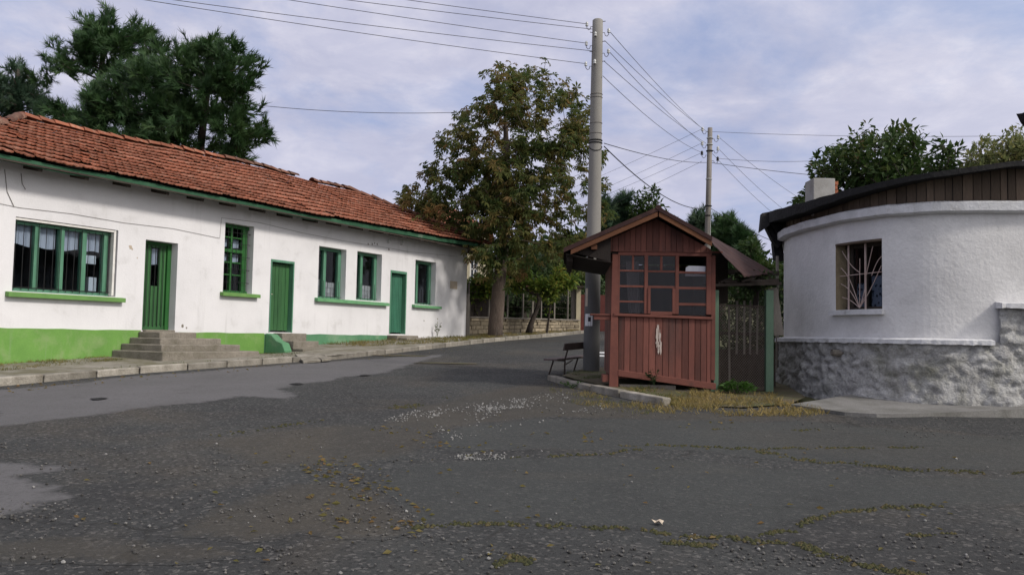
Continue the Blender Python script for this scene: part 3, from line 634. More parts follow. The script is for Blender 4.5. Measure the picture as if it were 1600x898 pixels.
# ================================================================== LONG WHITE BUILDING
def wall_grid(mb, holes, u0, u1, z0, z1, of, ob, step=None):
    us = sorted({u0, u1} | {h[0] for h in holes} | {h[1] for h in holes}); zs = sorted({z0, z1} | {h[2] for h in holes} | {h[3] for h in holes})
    inh = lambda u, z: any(h[0] < u < h[1] and h[2] < z < h[3] for h in holes)
    for a, b in zip(us, us[1:]):
        for c, d in zip(zs, zs[1:]):
            if inh((a + b) / 2, (c + d) / 2): continue
            mb.quad((a, of, c), (b, of, c), (b, of, d), (a, of, d)); mb.quad((b, ob, c), (a, ob, c), (a, ob, d), (b, ob, d))
    for a, b, c, d in holes:
        mb.quad((a, of, c), (a, of, d), (a, ob, d), (a, ob, c)); mb.quad((b, of, d), (b, of, c), (b, ob, c), (b, ob, d))
        mb.quad((a, of, d), (b, of, d), (b, ob, d), (a, ob, d)); mb.quad((b, of, c), (a, of, c), (a, ob, c), (b, ob, c))
UL, UR, DEP = -.9, 16.87, 6.6
HOLES = {'big': (.25, 2.5, 2.31, 3.75), 'd1': (3.2, 4.08, 1.60, 3.63), 'w2': (5.47, 6.43, 2.58, 4.31), 'd2': (7.06, 7.94, 1.62, 3.54), 'w3': (8.91, 10.1, 2.61, 4.08), 'w4': (10.6, 11.81, 2.64, 4.10), 'd3': (12.27, 13.15, 1.64, 3.66), 'w5': (13.62, 14.84, 2.64, 4.11)}
shop = thing('long_building', 'long white single storey building with green doors and orange tiled roof on the left', 'building', FP(8, -3.3, 1.1))
w = MB(FP); wall_grid(w, list(HOLES.values()), UL, UR, .2, 4.86, 0, -.38)
for (a, b, c, d) in ((UL, UL + .38, -DEP, -.381), (UR - .38, UR, -DEP, -.381), (UL + .381, UR - .381, -DEP, -DEP + .38)): w.box(a, b, c, d, .2, 4.86)
w.build('wall', K['white_wall'], shop)
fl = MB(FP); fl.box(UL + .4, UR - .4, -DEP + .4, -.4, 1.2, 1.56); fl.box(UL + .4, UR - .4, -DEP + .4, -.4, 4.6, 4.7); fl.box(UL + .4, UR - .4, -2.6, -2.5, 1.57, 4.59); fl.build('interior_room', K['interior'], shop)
def ragged(mb, u0, u1, zt, step=.35, amp=.012):
    us = [u0 + (u1 - u0) * i / max(1, int((u1 - u0) / step)) for i in range(max(1, int((u1 - u0) / step)) + 1)]
    zz = [zt + rj(amp) for _ in us]
    for i in range(len(us) - 1):
        a, b = us[i], us[i + 1]
        mb.hexa([(a, .001, .3), (b, .001, .3), (b, .022, .3), (a, .022, .3)], [(a, .001, zz[i]), (b, .001, zz[i + 1]), (b, .022, zz[i + 1]), (a, .022, zz[i])])
p1 = MB(FP); ragged(p1, UL, 3.16, 1.60); p1.build('plinth', K['plinth'], shop); p1 = MB(FP); ragged(p1, 4.2, 6.9, 1.575); p1.build('plinth', K['plinth'], shop)
p2 = MB(FP); ragged(p2, 6.903, 7.05, 1.575); p2.build('plinth', K['plinth2'], shop); p2 = MB(FP); ragged(p2, 7.96, 12.25, 1.585); p2.build('plinth', K['plinth2'], shop)
for (a, b, z0, z1, m) in ((.12, 2.67, 2.205, 2.285, 'sill'), (5.38, 6.62, 2.495, 2.572, 'sill'), (8.78, 12.1, 2.515, 2.60, 'sill2'), (13.47, 15.08, 2.535, 2.61, 'sill2')):
    sl = MB(FP); sl.hexa([(a, .002, z0), (b, .002, z0), (b, .125, z0 - .012), (a, .125, z0 - .012)], [(a, .002, z1 + .012), (b, .002, z1 + .012), (b, .125, z1), (a, .125, z1)]); sl.build('window_sill', K[m], shop, bevel=.008)
def pane(parent, u0, u1, o, z0, z1, m='glass'):
    g = MB(FP); g.box(u0, u1, o - .003, o + .003, z0, z1); return g.build('pane', K[m], parent)
# big shop window
h = HOLES['big']; f = MB(FP); o0, o1 = -.24, -.14
f.box(h[0] + .003, h[1] - .003, o0, o1, h[2] + .003, h[2] + .07); f.box(h[0] + .003, h[1] - .003, o0, o1, h[3] - .12, h[3] - .06)
ms = [h[0] + .003, .70, 1.23, 1.765, 2.27]
for i, m_ in enumerate((.254, .73, 1.26, 1.76, 2.26)):
    wd = .10 if i else .03
    f.box(m_, m_ + wd, o0 - .01, o1 + .012, h[2] + .0705, h[3] - .1205)
bw = f.build('window', K['frame'], shop, bevel=.006)
tr = MB(FP); tr.box(h[0] + .004, h[1] - .09, -.10, -.02, h[3] - .052, h[3] - .012); tr.box(h[1] - .085, h[1] - .035, -.13, -.02, h[2] + .02, h[3] - .012); tr.build('trim', K['white_trim'], bw)
for a, b in ((.284, .73), (.83, 1.26), (1.36, 1.76), (1.86, 2.26)):
    pane(bw, a, b, -.19, h[2] + .07, h[3] - .12)
    c = MB(FP); n = 9; zb = 3.235
    for i in range(n):
        ua, ub = a + (b - a) * i / n, a + (b - a) * (i + 1) / n; oo = -.27 - .015 * (i % 2); o2 = -.27 - .015 * ((i + 1) % 2)
        za = zb + .03 * math.sin(i * .4 + a * 3); zc = zb + .03 * math.sin((i + 1) * .4 + a * 3)
        c.quad((ua, oo, za), (ub, o2, zc), (ub, o2, 3.66), (ua, oo, 3.66))
    c.build('curtain', K['curtain'], bw)
bs = MB(FP)
u = .33
while u < 2.4: bs.tube([(u, -.10, h[2] - .0 + .03), (u, -.10, h[3] - .09)], .007, 5); u += .155
bs.tube([(.26, -.10, 2.40), (2.42, -.10, 2.40)], .007, 5)
bs.build('window_bars', K['bars'], bw)
t = MB(FP); t.box(1.93, 2.18, -.285, -.262, 2.99, 3.17, .5); t.box(2.07, 2.10, -.2615, -.260, 2.99, 3.17); solo(t, 'paper_sheet', K['paper'], 'white paper sheet hanging behind the glass of the big left window', 'paper')
t = MB(FP); t.box(2.04, 2.22, -.37, -.27, 2.40, 2.71); solo(t, 'paper_box', K['paper'], 'upright white box standing inside at the right end of the big left window', 'box')
# barred two-part window
h = HOLES['w2']; f = MB(FP); o0, o1 = -.27, -.17
f.box(h[0] + .003, h[1] - .003, o0, o1, h[3] - .09, h[3] - .003); f.box(h[0] + .003, h[1] - .003, o0, o1, h[2] + .003, h[2] + .06)
for a, b in ((h[0] + .003, h[0] + .05), (5.83, 5.89), (h[1] - .21, h[1] - .06)): f.box(a, b, o0, o1, h[2] + .0605, h[3] - .0905)
f.box(h[0] + .05, h[1] - .22, o0 + .01, o1 + .03, 3.60, 3.68)
for z in (3.02, 3.33, 3.96): f.box(h[0] + .0505, 5.8295, o0 + .02, o1 - .01, z, z + .035); f.box(5.8905, h[1] - .2205, o0 + .02, o1 - .01, z, z + .035)
w2 = f.build('window', K['frame_dark'], shop, bevel=.005)
pane(w2, h[0] + .05, h[1] - .22, -.23, h[2] + .06, h[3] - .09)
c = MB(FP)
for a, b in ((5.55, 5.82), (5.92, 6.2)):
    for za, zb2 in ((3.72, 3.95), (3.36, 3.57)): c = MB(FP); c.quad((a, -.30, za), (b, -.30, za + .03), (b, -.30, zb2), (a, -.30, zb2)); c.build('curtain', K['curtain'], w2)
bs = MB(FP)
for i in range(6): u = 5.53 + i * .145; bs.tube([(u, -.1, h[2] + .01), (u, -.1, h[3] - .02)], .007, 5)
for z in (2.85, 3.18, 3.5, 3.83, 4.1): bs.tube([(h[0] + .01, -.1, z), (h[1] - .02, -.1, z)], .007, 5)
bs.build('window_bars', K['bars'], w2)
# casement windows
def casement(key, mull, cartons):
    h = HOLES[key]; f = MB(FP); o0, o1 = -.30, -.20; a, b = h[0] + .003, h[1] - .003
    f.box(a, b, o0, o1, h[3] - .085, h[3] - .003); f.box(a, b, o0, o1, h[2] + .003, h[2] + .065)
    f.box(a, a + .05, o0, o1, h[2] + .0655, h[3] - .0855); f.box(b - .13, b, o0, o1 + .01, h[2] + .0655, h[3] - .0855)
    f.box(mull, mull + .07, o0, o1 + .012, h[2] + .0655, h[3] - .0855); f.box(mull + .085, mull + .14, o0 + .01, o1 - .01, h[2] + .0655, h[3] - .0855)
    wn = f.build('window', K['frame'], shop, bevel=.005)
    pane(wn, a + .05, mull, -.25, h[2] + .065, h[3] - .085); pane(wn, mull + .14, b - .13, -.25, h[2] + .065, h[3] - .085)
    bs = MB(FP); n = 7
    for i in range(n): u = a + .06 + (b - a - .2) * i / (n - 1); bs.tube([(u, -.14, h[2] + .01), (u, -.14, h[2] + .52)], .007, 5)
    bs.tube([(a, -.14, h[2] + .06), (b, -.14, h[2] + .06)], .007, 5)
    bs.build('window_bars', K['bars'], wn)
    for (u0, u1, top, lab) in cartons:
        t = MB(FP); n = max(2, int((u1 - u0) / .13)); 
        for i in range(n):
            for k in range(3): t.box(u0 + (u1 - u0) * i / n, u0 + (u1 - u0) * (i + .94) / n, -.47, -.33, h[2] + .02 + top * k / 3, h[2] + .02 + top * (k + .94) / 3 + rj(.005), random.random())
        solo(t, 'carton_stack', K['carton'], lab, 'carton')
casement('w3', 9.33, ((8.98, 9.42, .54, 'short pale carton stack in left half of the window right of plank door'), (9.54, 10.06, .48, 'pale carton stack in right half of the window right of plank door')))
casement('w4', 11.0, ((10.68, 11.08, .50, 'narrow pale carton stack in left half of the window before the teal door'), (11.24, 11.75, .46, 'wide pale carton stack in right half of the window before the teal door')))
casement('w5', 13.95, ((13.68, 14.02, .40, 'pale cartons in the lower left corner of the last window near the tree'),))
# doors
def planks(u0, u1, o, z0, z1, n, th=.03, gap=.008, ft=None):
    d = MB(FP); wd = (u1 - u0) / n
    for i in range(n): d.box(u0 + wd * i + gap / 2, u0 + wd * (i + 1) - gap / 2, o - th + rj(.003), o + rj(.004), z0 + (abs(rj(.02))), z1, random.random())
    d.box(u0, u1, o - th - .02, o - th - .008, z0 + .02, z1, .2)
    return d
h = HOLES['d1']; d = MB(FP); OD = -.26
n = 8; wd = (h[1] - .11 - h[0]) / n
for i in range(n):
    a = h[0] + wd * i + .005; b = h[0] + wd * (i + 1) - .005
    hi = 2.62 if i in (1, 4, 5) else 3.5
    if i == 4: d.box(a, b + .01, OD - .03, OD, h[2] + .12, hi, .5)
    else: d.box(a, b, OD - .03, OD + rj(.003), h[2] + .12, hi, random.random())
d.box(h[0] + .003, h[1] - .11, OD - .032, OD + .02, h[2] + .02, h[2] + .1195, .4); d.box(h[0] + .003, h[1] - .11, OD - .03, OD + .012, 3.501, h[3] - .01, .2)
d.box(h[0] + .003, h[1] - .11, OD - .05, OD - .034, h[2] + .02, 2.6, .1)
d1 = d.build('door', K['door'], shop, bevel=.003)
pane(d1, h[0] + wd, h[0] + wd * 2, OD - .02, 2.62, 3.5); pane(d1, h[0] + wd * 4, h[0] + wd * 6, OD - .02, 2.62, 3.5)
c = MB(FP); c.quad((h[0] + wd * 4.1, OD - .06, 3.1), (h[0] + wd * 5.9, OD - .06, 3.13), (h[0] + wd * 5.9, OD - .06, 3.48), (h[0] + wd * 4.1, OD - .06, 3.48)); c.build('curtain', K['curtain'], d1); c = MB(FP); c.quad((h[0] + wd, OD - .06, 2.75), (h[0] + wd * 1.9, OD - .06, 2.75), (h[0] + wd * 1.9, OD - .06, 3.0), (h[0] + wd, OD - .06, 3.0)); c.build('curtain', K['curtain'], d1)
bs = MB(FP)
for i in range(6): u = h[0] + .12 + i * .112; bs.tube([(u, OD + .035, h[2] + .09), (u, OD + .035, 3.55)], .008, 5)
bs.build('door_bars', K['bars'], d1)
f = MB(FP); f.box(h[1] - .108, h[1] - .003, OD - .04, OD + .05, h[2] + .01, h[3] - .06); f.box(h[0] + .004, h[1] - .003, OD - .04, OD + .05, h[3] - .059, h[3] - .004); f.build('door_frame', K['frame_dark'], shop)
h = HOLES['d2']; d2 = planks(h[0] + .045, h[1] - .05, -.13, h[2] + .03, h[3] - .09, 6).build('door', K['door'], shop, bevel=.003)
hd = MB(FP); hd.tube([(h[0] + .09, -.12, 2.62), (h[0] + .09, -.07, 2.62), (h[0] + .17, -.07, 2.62)], .01, 6); hd.box(h[0] + .075, h[0] + .105, -.129, -.12, 2.53, 2.7); hd.build('handle', K['grille'], d2)
f = MB(FP)
for a, b, c_, d_ in ((h[0] + .002, h[0] + .043, h[2], h[3] - .066), (h[1] - .045, h[1] - .002, h[2], h[3] - .066), (h[0] + .002, h[1] - .002, h[3] - .065, h[3] - .002)): f.box(a, b, -.2, .014, c_, d_)
f.build('door_frame', K['frame'], shop, bevel=.004)
h = HOLES['d3']; d = MB(FP); nn = 36
prev = None
for i in range(nn + 1):
    u = h[0] + .06 + (h[1] - h[0] - .12) * i / nn; o = -.14 + .013 * math.sin(i * math.pi / 2)
    if prev: d.add([(prev[0], prev[1], h[2] + .05 + rj(.008)), (u, o, h[2] + .05), (u, o, h[3] - .1), (prev[0], prev[1], h[3] - .1)], [(0, 1, 2, 3)], .5 + .35 * math.sin(i * 1.3))
    prev = (u, o)
d.box(h[0] + .06, h[1] - .06, -.19, -.165, h[2] + .05, h[3] - .1, .1)
d3 = d.build('door', K['door_teal'], shop)
hd = MB(FP); hd.box(h[0] + .09, h[0] + .15, -.125, -.085, 2.42, 2.78); hd.tube([(h[0] + .12, -.085, 2.6), (h[0] + .12, -.06, 2.55), (h[0] + .12, -.06, 2.45)], .01); hd.build('handle', K['rust_iron'], d3)
f = MB(FP)
for a, b, c_, d_ in ((h[0] + .002, h[0] + .055, h[2], h[3] - .081), (h[1] - .055, h[1] - .002, h[2], h[3] - .081), (h[0] + .002, h[1] - .002, h[3] - .08, h[3] - .002)): f.box(a, b, -.2, .012, c_, d_)
f.build('door_frame', K['frame'], shop, bevel=.004)
# roof
EO, EZ = .58, 4.80                                          # eave edge
SLP = math.atan2(6.72 - 4.80, 3.3 + .58)
RZ, RO = 6.72, -3.3
UE0, UE1 = -1.45, 17.45
RU0, RU1 = 2.25, 14.1
def sag(u, o): return .045 * noise.noise(V((u * .35, o * .5, 2))) + .02 * noise.noise(V((u * 1.1, o * .8, 5))) - .05 * math.exp(-((u - 12.4) / 1.6) ** 2) * (EO - o) / 3.9 - interp(u, [(-2, .22), (2.2, .24), (5, .20), (9, .0)]) * max(0, min(1, (EO - o) / 3.88 if o > RO else 1)) + .12 * max(0, min(1, (u - 9) / 8)) * max(0, min(1, (EO - .2 - o + .2) / .5)) * 0
def eave_lift(u): return interp(u, [(-2, .03), (1, .02), (4, 0), (8, .01), (11.2, .06), (14, .10), (17.5, .17)])
rows, tw = 12, .20
prof = [(0, .017), (.10, .020), (.22, .005), (.45, .001), (.62, .011), (.80, .003), (.92, .015), (1, .017)]
def tile_face(mb, edge_a, edge_b, ridge_a, ridge_b, rows, tw, lift):
    """rows of interlocking clay tiles over the quad edge_a-edge_b (eave) to ridge_a-ridge_b; points are (u,o,z)"""
    ea, eb, ra, rb = [V(p) for p in (edge_a, edge_b, ridge_a, ridge_b)]
    L = (eb - ea).length; along = (eb - ea).normalized()
    up0 = ((ra + rb) / 2 - (ea + eb) / 2); up0 -= along * up0.dot(along); H = up0.length; up = up0 / H; nrm = along.cross(up)
    if nrm.z < 0: nrm = -nrm
    xa, xb = (ra - ea).dot(along), (rb - ea).dot(along)
    rh = H / rows
    for r in range(rows):
        off = rj(.02)
        lo = xa * (r / rows); hi = L + (xb - L) * (r / rows)
        lo2 = xa * ((r + 1) / rows); hi2 = L + (xb - L) * ((r + 1) / rows)
        k = int(lo / tw) - 1
        while k * tw + off < hi + tw:
            x0 = k * tw + off; k += 1
            if x0 + tw < lo or x0 > hi: continue
            jl = rj(.0045); jr = rj(.0045); jy = rj(.010); tn = random.random(); vs = []
            if random.random() < .035: jl += .03; jy += .04
            for yy, hgt, ext in ((-.05 + jy, .072, 0), (rh + .01 + jy, .010, 0)):
                for fx, fz in prof:
                    x = x0 + fx * tw; f_ = max(0, min(1, (r + yy / rh) / rows)); cl, ch = xa * f_, L + (xb - L) * f_
                    x = max(cl - .02, min(ch + .02, x)); p = ea + along * x + up * (r * rh + yy) + nrm * (fz + hgt + jl * (1 - fx) + jr * fx)
                    p.z += lift(p.x, p.y)
                    vs.append(tuple(p))
            m_ = len(prof)
            fs = [(i, i + 1, m_ + i + 1, m_ + i) for i in range(m_ - 1)]
            b0 = len(vs)
            for i in range(m_): q = V(vs[i]) - nrm * .028; vs.append(tuple(q))
            fs += [(b0 + i, b0 + i + 1, i + 1, i) for i in range(m_ - 1)]
            mb.add(vs, fs, tn)
lift = lambda u, o: sag(u, o) + eave_lift(u) * max(0, 1 - (EO - o) / 3.88)
rf = MB(FP)
tile_face(rf, (UE0, EO, EZ), (UE1, EO, EZ), (RU0, RO, RZ), (RU1, RO, RZ), rows, tw, lift)
OB = -7.18
tile_face(rf, (UE0, OB, EZ), (UE0, EO, EZ), (RU0, RO, RZ), (RU0, RO, RZ), rows, tw, lift)
tile_face(rf, (UE1, EO, EZ), (UE1, OB, EZ), (RU1, RO, RZ), (RU1, RO, RZ), rows, tw, lift)
tile_face(rf, (UE1, OB, EZ), (UE0, OB, EZ), (RU1, RO, RZ), (RU0, RO, RZ), 12, .43, lift)
roof = rf.build('roof', K['tile'], shop)
dk = MB(FP)                                                  # boarding under the tiles
for q in (((UE0, EO, EZ), (UE1, EO, EZ), (RU1, RO, RZ), (RU0, RO, RZ)), ((UE0, OB, EZ), (UE0, EO, EZ), (RU0, RO, RZ)), ((UE1, EO, EZ), (UE1, OB, EZ), (RU1, RO, RZ)), ((UE1, OB, EZ), (UE0, OB, EZ), (RU0, RO, RZ), (RU1, RO, RZ))):
    dk.prism([(a, b, c - (.12 if c < 6 else .42)) for a, b, c in q], (0, 0, .03))
dk.build('roof_boarding', K['old_wood'], roof)
def caps(path_fn, n, mat, skip=()):
    c = MB(FP)
    for i in range(n):
        if i in skip:
            if c.f: c.build('ridge_cap', K[mat], roof)
            c = MB(FP); continue
        a, b = V(path_fn(i / n)), V(path_fn((i + 1.12) / n)); j = rj(.025); a.z += .05 + rj(.02); b.z += .02 + rj(.02); a.y += j; b.y += j
        d = (b - a).normalized(); sd = d.cross(V((0, 0, 1))).normalized(); u2 = sd.cross(d); vs = []
        for p, rr in ((a, .125), (b, .105)):
            for k in range(7): an = math.pi * k / 6; vs.append(tuple(p + sd * math.cos(an) * rr + u2 * math.sin(an) * rr * .85))
        b0 = 14
        for k in range(7): vs.append(tuple(V(vs[k]) * .86 + a * .14))
        c.add(vs, [(k, k + 1, 8 + k, 7 + k) for k in range(6)] + [(b0 + k, b0 + k + 1, k + 1, k) for k in range(6)], random.random())
    return c.build('ridge_cap', K[mat], roof)
lerp3 = lambda a, b: (lambda t: (a[0] + (b[0] - a[0]) * t, a[1] + (b[1] - a[1]) * t, a[2] + (b[2] - a[2]) * t + .03 + lift(a[0] + (b[0] - a[0]) * t, a[1] + (b[1] - a[1]) * t)))
caps(lerp3((RU0, RO, RZ), (8.3, RO, RZ)), 16, 'tile')
caps(lerp3((8.3, RO, RZ), (RU1, RO, RZ)), 15, 'tile_dark', skip=(8, 9))
caps(lerp3((RU0, RO, RZ), (UE0, EO, EZ)), 13, 'tile_dark', skip=(3, 7)); caps(lerp3((RU0, RO, RZ), (UE0, OB, EZ)), 13, 'tile')
caps(lerp3((RU1, RO, RZ), (UE1, EO, EZ)), 13, 'tile_dark'); caps(lerp3((RU1, RO, RZ), (UE1, OB, EZ)), 13, 'tile')
fa = MB(FP); us = [UE0 + (UE1 - UE0) * i / 30 for i in range(31)]
for a, b in zip(us, us[1:]):
    za, zb = EZ + lift(a, EO) - .02, EZ + lift(b, EO) - .02
    ha = .10 + .008 * noise.noise(V((a, 0, 0)))
    fa.hexa([(a, EO - .06, za - ha - .02), (b, EO - .06, zb - ha - .02), (b, EO - .025, zb - ha - .02), (a, EO - .025, za - ha - .02)], [(a, EO - .06, za), (b, EO - .06, zb), (b, EO - .025, zb), (a, EO - .025, za)])
fa.build('fascia_board', K['fascia'], shop)
fa = MB(FP); fa.box(UE0 + .02, UE0 + .05, OB, EO - .07, 4.66, 4.79); fa.build('fascia_board', K['fascia'], shop)
u = -.6
while u < 16.9:
    r_ = MB(FP); s0 = math.tan(SLP)
    z_ = EZ - .15 + lift(u, EO) * .7
    r_.bar((u, -.05, z_ + (EO + .05) * s0 * .35), (u, EO - .075, z_ - .0), .08, .09, tint=random.random()); r_.build('rafter', K['old_wood'], shop); u += .98
# wires tacked on the wall, stains and plaque
wv = MB(FP)
wv.tube([(-.5, .012, 3.98), (.3, .012, 3.93), (1.4, .012, 3.96), (2.6, .012, 3.93), (3.9, .012, 3.96), (5.3, .012, 3.89), (5.33, .012, 4.40), (5.9, .012, 4.42), (6.6, .012, 4.44), (8.2, .012, 4.36), (9.9, .012, 4.33), (12.0, .012, 4.34), (13.2, .012, 4.33), (16.2, .012, 4.45)], .0042, 5)
wv.tube([(-.02, .012, 4.62), (.05, .012, 4.2), (.2, .012, 3.93)], .006, 5); wv.tube([(.3, .012, 4.6), (.33, .02, 4.4), (.4, .02, 4.3)], .006, 5)
wv.build('wall_cable', K['pole_old'], shop)
for u_, z_ in ((12.05, 4.50), (12.75, 4.52)):
    i_ = MB(FP); i_.tube([(u_, 0, z_), (u_, .09, z_), (u_, .09, z_ + .05)], .012, 6); i_.lathe((0, 0, 0), [(0, 0)], 3) if False else None
    i_.T = None; c0 = FP(u_, .09, z_ + .04); i_.lathe(c0, [(.02, 0), (.035, .02), (.03, .05), (.036, .07), (.02, .1)], 8); i_.build('wall_insulator', K['porcelain'], shop)
for u_, z_, r_ in ((2.82, 3.42, .05), (2.86, 3.38, .03), (3.0, 3.2, .02), (11.1, 4.36, .035), (11.3, 4.38, .04), (11.42, 4.42, .03), (11.55, 4.40, .035), (12.15, 4.30, .045), (4.3, 1.72, .05), (4.42, 1.68, .03), (14.2, 2.1, .03)):
    sc_ = MB(); pl_ = []
    for k in range(14): an = k / 14 * 6.283; rr = r_ * (.7 + .9 * abs(noise.noise(V((math.cos(an) * 1.5 + u_ * 7, math.sin(an) * 1.5, z_ * 5))))); pl_.append(V(FP(u_ + math.cos(an) * rr * .8, .0005, z_ + math.sin(an) * rr)))
    sc_.prism(pl_, (FN.x * .0012, FN.y * .0012, 0)); sc_.build('plaster_scar', K['concrete'] if u_ > 4 else K['plaque'], shop)
pq = MB(FP); pq.box(15.75, 16.2, .001, .02, 3.28, 3.55); solo(pq, 'wall_plaque', K['plaque'], 'small blank beige plaque on the white wall near the far corner', 'plaque')
# ---- concrete steps
def steps1():
    root = thing('concrete_steps', 'broad worn concrete steps with four treads below the glazed green door', 'steps', FP(3.6, .8, 1.0))
    zs = [1.02, 1.17, 1.31, 1.445, 1.575]
    for k in range(4):
        o = 1.62 - .30 * k; a = 2.46 + .21 * k; b = 5.15 - .30 * k
        mb = MB(FP); nn = 14; z1 = zs[k + 1]; z0 = zs[k] - (.3 if k == 0 else .02)
        top = []
        front = [(a + (b - a) * i / nn, o + .02 * noise.noise(V((i * .7, k, 0)))) for i in range(nn + 1)]
        if k == 3: front[-2:] = [(front[-2][0], o - .1), (front[-1][0], o - .22)]
        poly = [(a, .024)] + front + [(b, .024)]
        mb.prism([(u_, o_, z0) for u_, o_ in poly], (0, 0, z1 - z0))
        mb.build('tread', K['concrete'], root, bevel=.022)
    tl = MB(FP); tl.box(3.22, 4.02, -.2, .1, 1.56, 1.62); tl.build('threshold', K['concrete'], root, bevel=.015)
steps1()
def steps2():
    root = thing('concrete_steps', 'narrow concrete steps with a teal painted side under the green plank door', 'steps', FP(7.6, .5, 1.05))
    for z0, z1, o, a, b in ((.8, 1.20, .98, 7.32, 8.36), (1.18, 1.40, .66, 7.30, 8.28), (1.38, 1.60, .36, 7.2, 8.12)):
        mb = MB(FP); mb.box(a, b, .024, o, z0, z1); mb.build('tread', K['concrete'], root, bevel=.02)
    sd = MB(FP); sd.prism([(6.92, .026, .8), (6.92, .026, 1.585), (6.92, .22, 1.56), (6.92, .42, 1.40), (6.92, .62, 1.34), (6.92, .72, 1.15), (6.92, .72, .8)], (.27, 0, 0)); sd.build('side_cheek', K['plinth2'], root, bevel=.02)
steps2()
st = MB(FP); st.box(12.15, 13.3, .002, .42, 1.3, 1.60); st.box(12.2, 13.9, .43, .75, 1.2, 1.53); solo(st, 'door_step', K['concrete'], 'low crumbling concrete step in front of the far teal door', 'step', bevel=.025)
def slab(px, label, tiltx):
    pts = [V(at(x, y, Y)) for x, y, Y in px]; mb = MB(); mb.prism(pts, (0, 0, .05)); solo(mb, 'paving_slab', K['kerb'], label, 'slab', 'loose paving slabs on the kerb', bevel=.008)
slab([(461, 556, 19.9), (488, 553, 20.3), (501, 565.5, 19.1), (474, 567.5, 18.9)], 'loose pale paving slab tilted over the kerb, left one of two', 0)
slab([(490, 556.5, 20.2), (500, 554.5, 20.5), (517, 563, 19.4), (503, 565, 19.15)], 'smaller loose paving slab on the kerb, right one of two', 0)
# old board standing at the far corner of the white building
bd = MB(FP); bd.box(16.9, 16.98, -.02, .08, 1.4, 3.15); bd.box(16.99, 17.05, -.04, .06, 1.4, 2.85); solo(bd, 'wooden_post', K['grey_wood'], 'grey weathered board post at the far corner of the white building', 'post', bevel=.006)
# ================================================================== KIOSK
KO = V((1.70, 14.50)); KYAW = R(-3.6); KX = V((math.cos(KYAW), math.sin(KYAW))); KY = V((-KX.y, KX.x))
def KP(x, y, z): return (KO.x + KX.x * x + KY.x * y, KO.y + KX.y * x + KY.y * y, z)
KW, KD = 1.69, 2.05
kiosk = thing('kiosk', 'small red brown wooden kiosk with glazed front and sagging gable roof', 'kiosk', KP(.85, 1, .8))
def front_z(x, zl, zr): return zl + (zr - zl) * x / KW
# plank panel under the windows (boards lean with the sagging sill)
pk = MB(KP); n = 15; x = .12
for i in range(n):
    wd = (KW - .12 - .02) / n * (1 + rj(.12)); a, b = x + .004, min(x + wd - .004, KW - .02); x += wd
    zt0, zt1 = front_z(a, 2.02, 1.985), front_z(b, 2.02, 1.985); zb0, zb1 = front_z(a, 1.05, .86), front_z(b, 1.05, .86)
    y0 = -.012 + rj(.004)
    pk.hexa([(a, y0, zb0), (b, y0 + rj(.004), zb1), (b, .02, zb1), (a, .02, zb0)], [(a, y0, zt0), (b, y0 + rj(.004), zt1), (b, .02, zt1), (a, .02, zt0)], random.random())
pk.box(.05, KW - .02, .0205, .03, .95, 1.98, .0)
panel = pk.build('plank_panel', K['kiosk'], kiosk, bevel=.003)
def kprism(mb, poly, dy, tint=.5):
    n_ = len(poly); vs = [KP(*p) for p in poly] + [KP(p[0], p[1] + dy, p[2]) for p in poly]
    mb.add(vs, [tuple(range(n_))[::-1], tuple(range(n_, 2 * n_))] + [(i, (i + 1) % n_, n_ + (i + 1) % n_, n_ + i) for i in range(n_)], tint, raw=True)
pe = MB()
for cx, cz, w_, h_ in ((.775, 1.70, .026, .15), (.815, 1.68, .018, .11), (.785, 1.52, .036, .09), (.83, 1.47, .016, .12), (.795, 1.41, .016, .05)):
    pts = []
    for k in range(18): an = k / 18 * 6.283; rr = .85 + .9 * noise.noise(V((cx * 40 + math.cos(an) * 1.7, cz * 40 + math.sin(an) * 1.7, 0))); pts.append((cx + math.cos(an) * w_ * rr, -.0195, cz + math.sin(an) * h_ * rr))
    kprism(pe, pts, -.003)
pe.build('peeled_patch', K['peel'], panel)
fr = MB(KP)
fr.hexa([(-.03, -.045, .78), (.125, -.045, .77), (.125, .05, .77), (-.03, .05, .78)], [(0.0, -.03, 3.05), (.10, -.03, 3.05), (.10, .05, 3.05), (0.0, .05, 3.05)], .6)
fr.build('corner_post', K['kiosk_frame'], kiosk, bevel=.006)
fr = MB(KP); fr.box(KW - .02, KW + .05, -.02, .06, .95, 3.05, .3); fr.build('corner_post', K['kiosk_frame'], kiosk, bevel=.006)
fr = MB(KP); fr.hexa([(.12, -.05, .985), (KW + .06, -.05, .79), (KW + .06, .03, .79), (.12, .03, .985)], [(.12, -.05, 1.09), (KW + .06, -.05, .90), (KW + .06, .03, .90), (.12, .03, 1.09)], .7); fr.build('base_beam', K['kiosk_frame'], kiosk, bevel=.006)
fr = MB(KP); fr.box(-.14, -.035, -.02, .5, .88, 1.0, .3); fr.build('base_beam', K['kiosk_frame'], kiosk, bevel=.006)
for a, b, z in ((.15, 1.1, .84), (1.12, 1.66, .77)):
    fr = MB(KP); fr.box(a, b, .06, .25, z - .12, z + rj(.02)); fr.build('sleeper', K['grey_wood'], kiosk, bevel=.006)
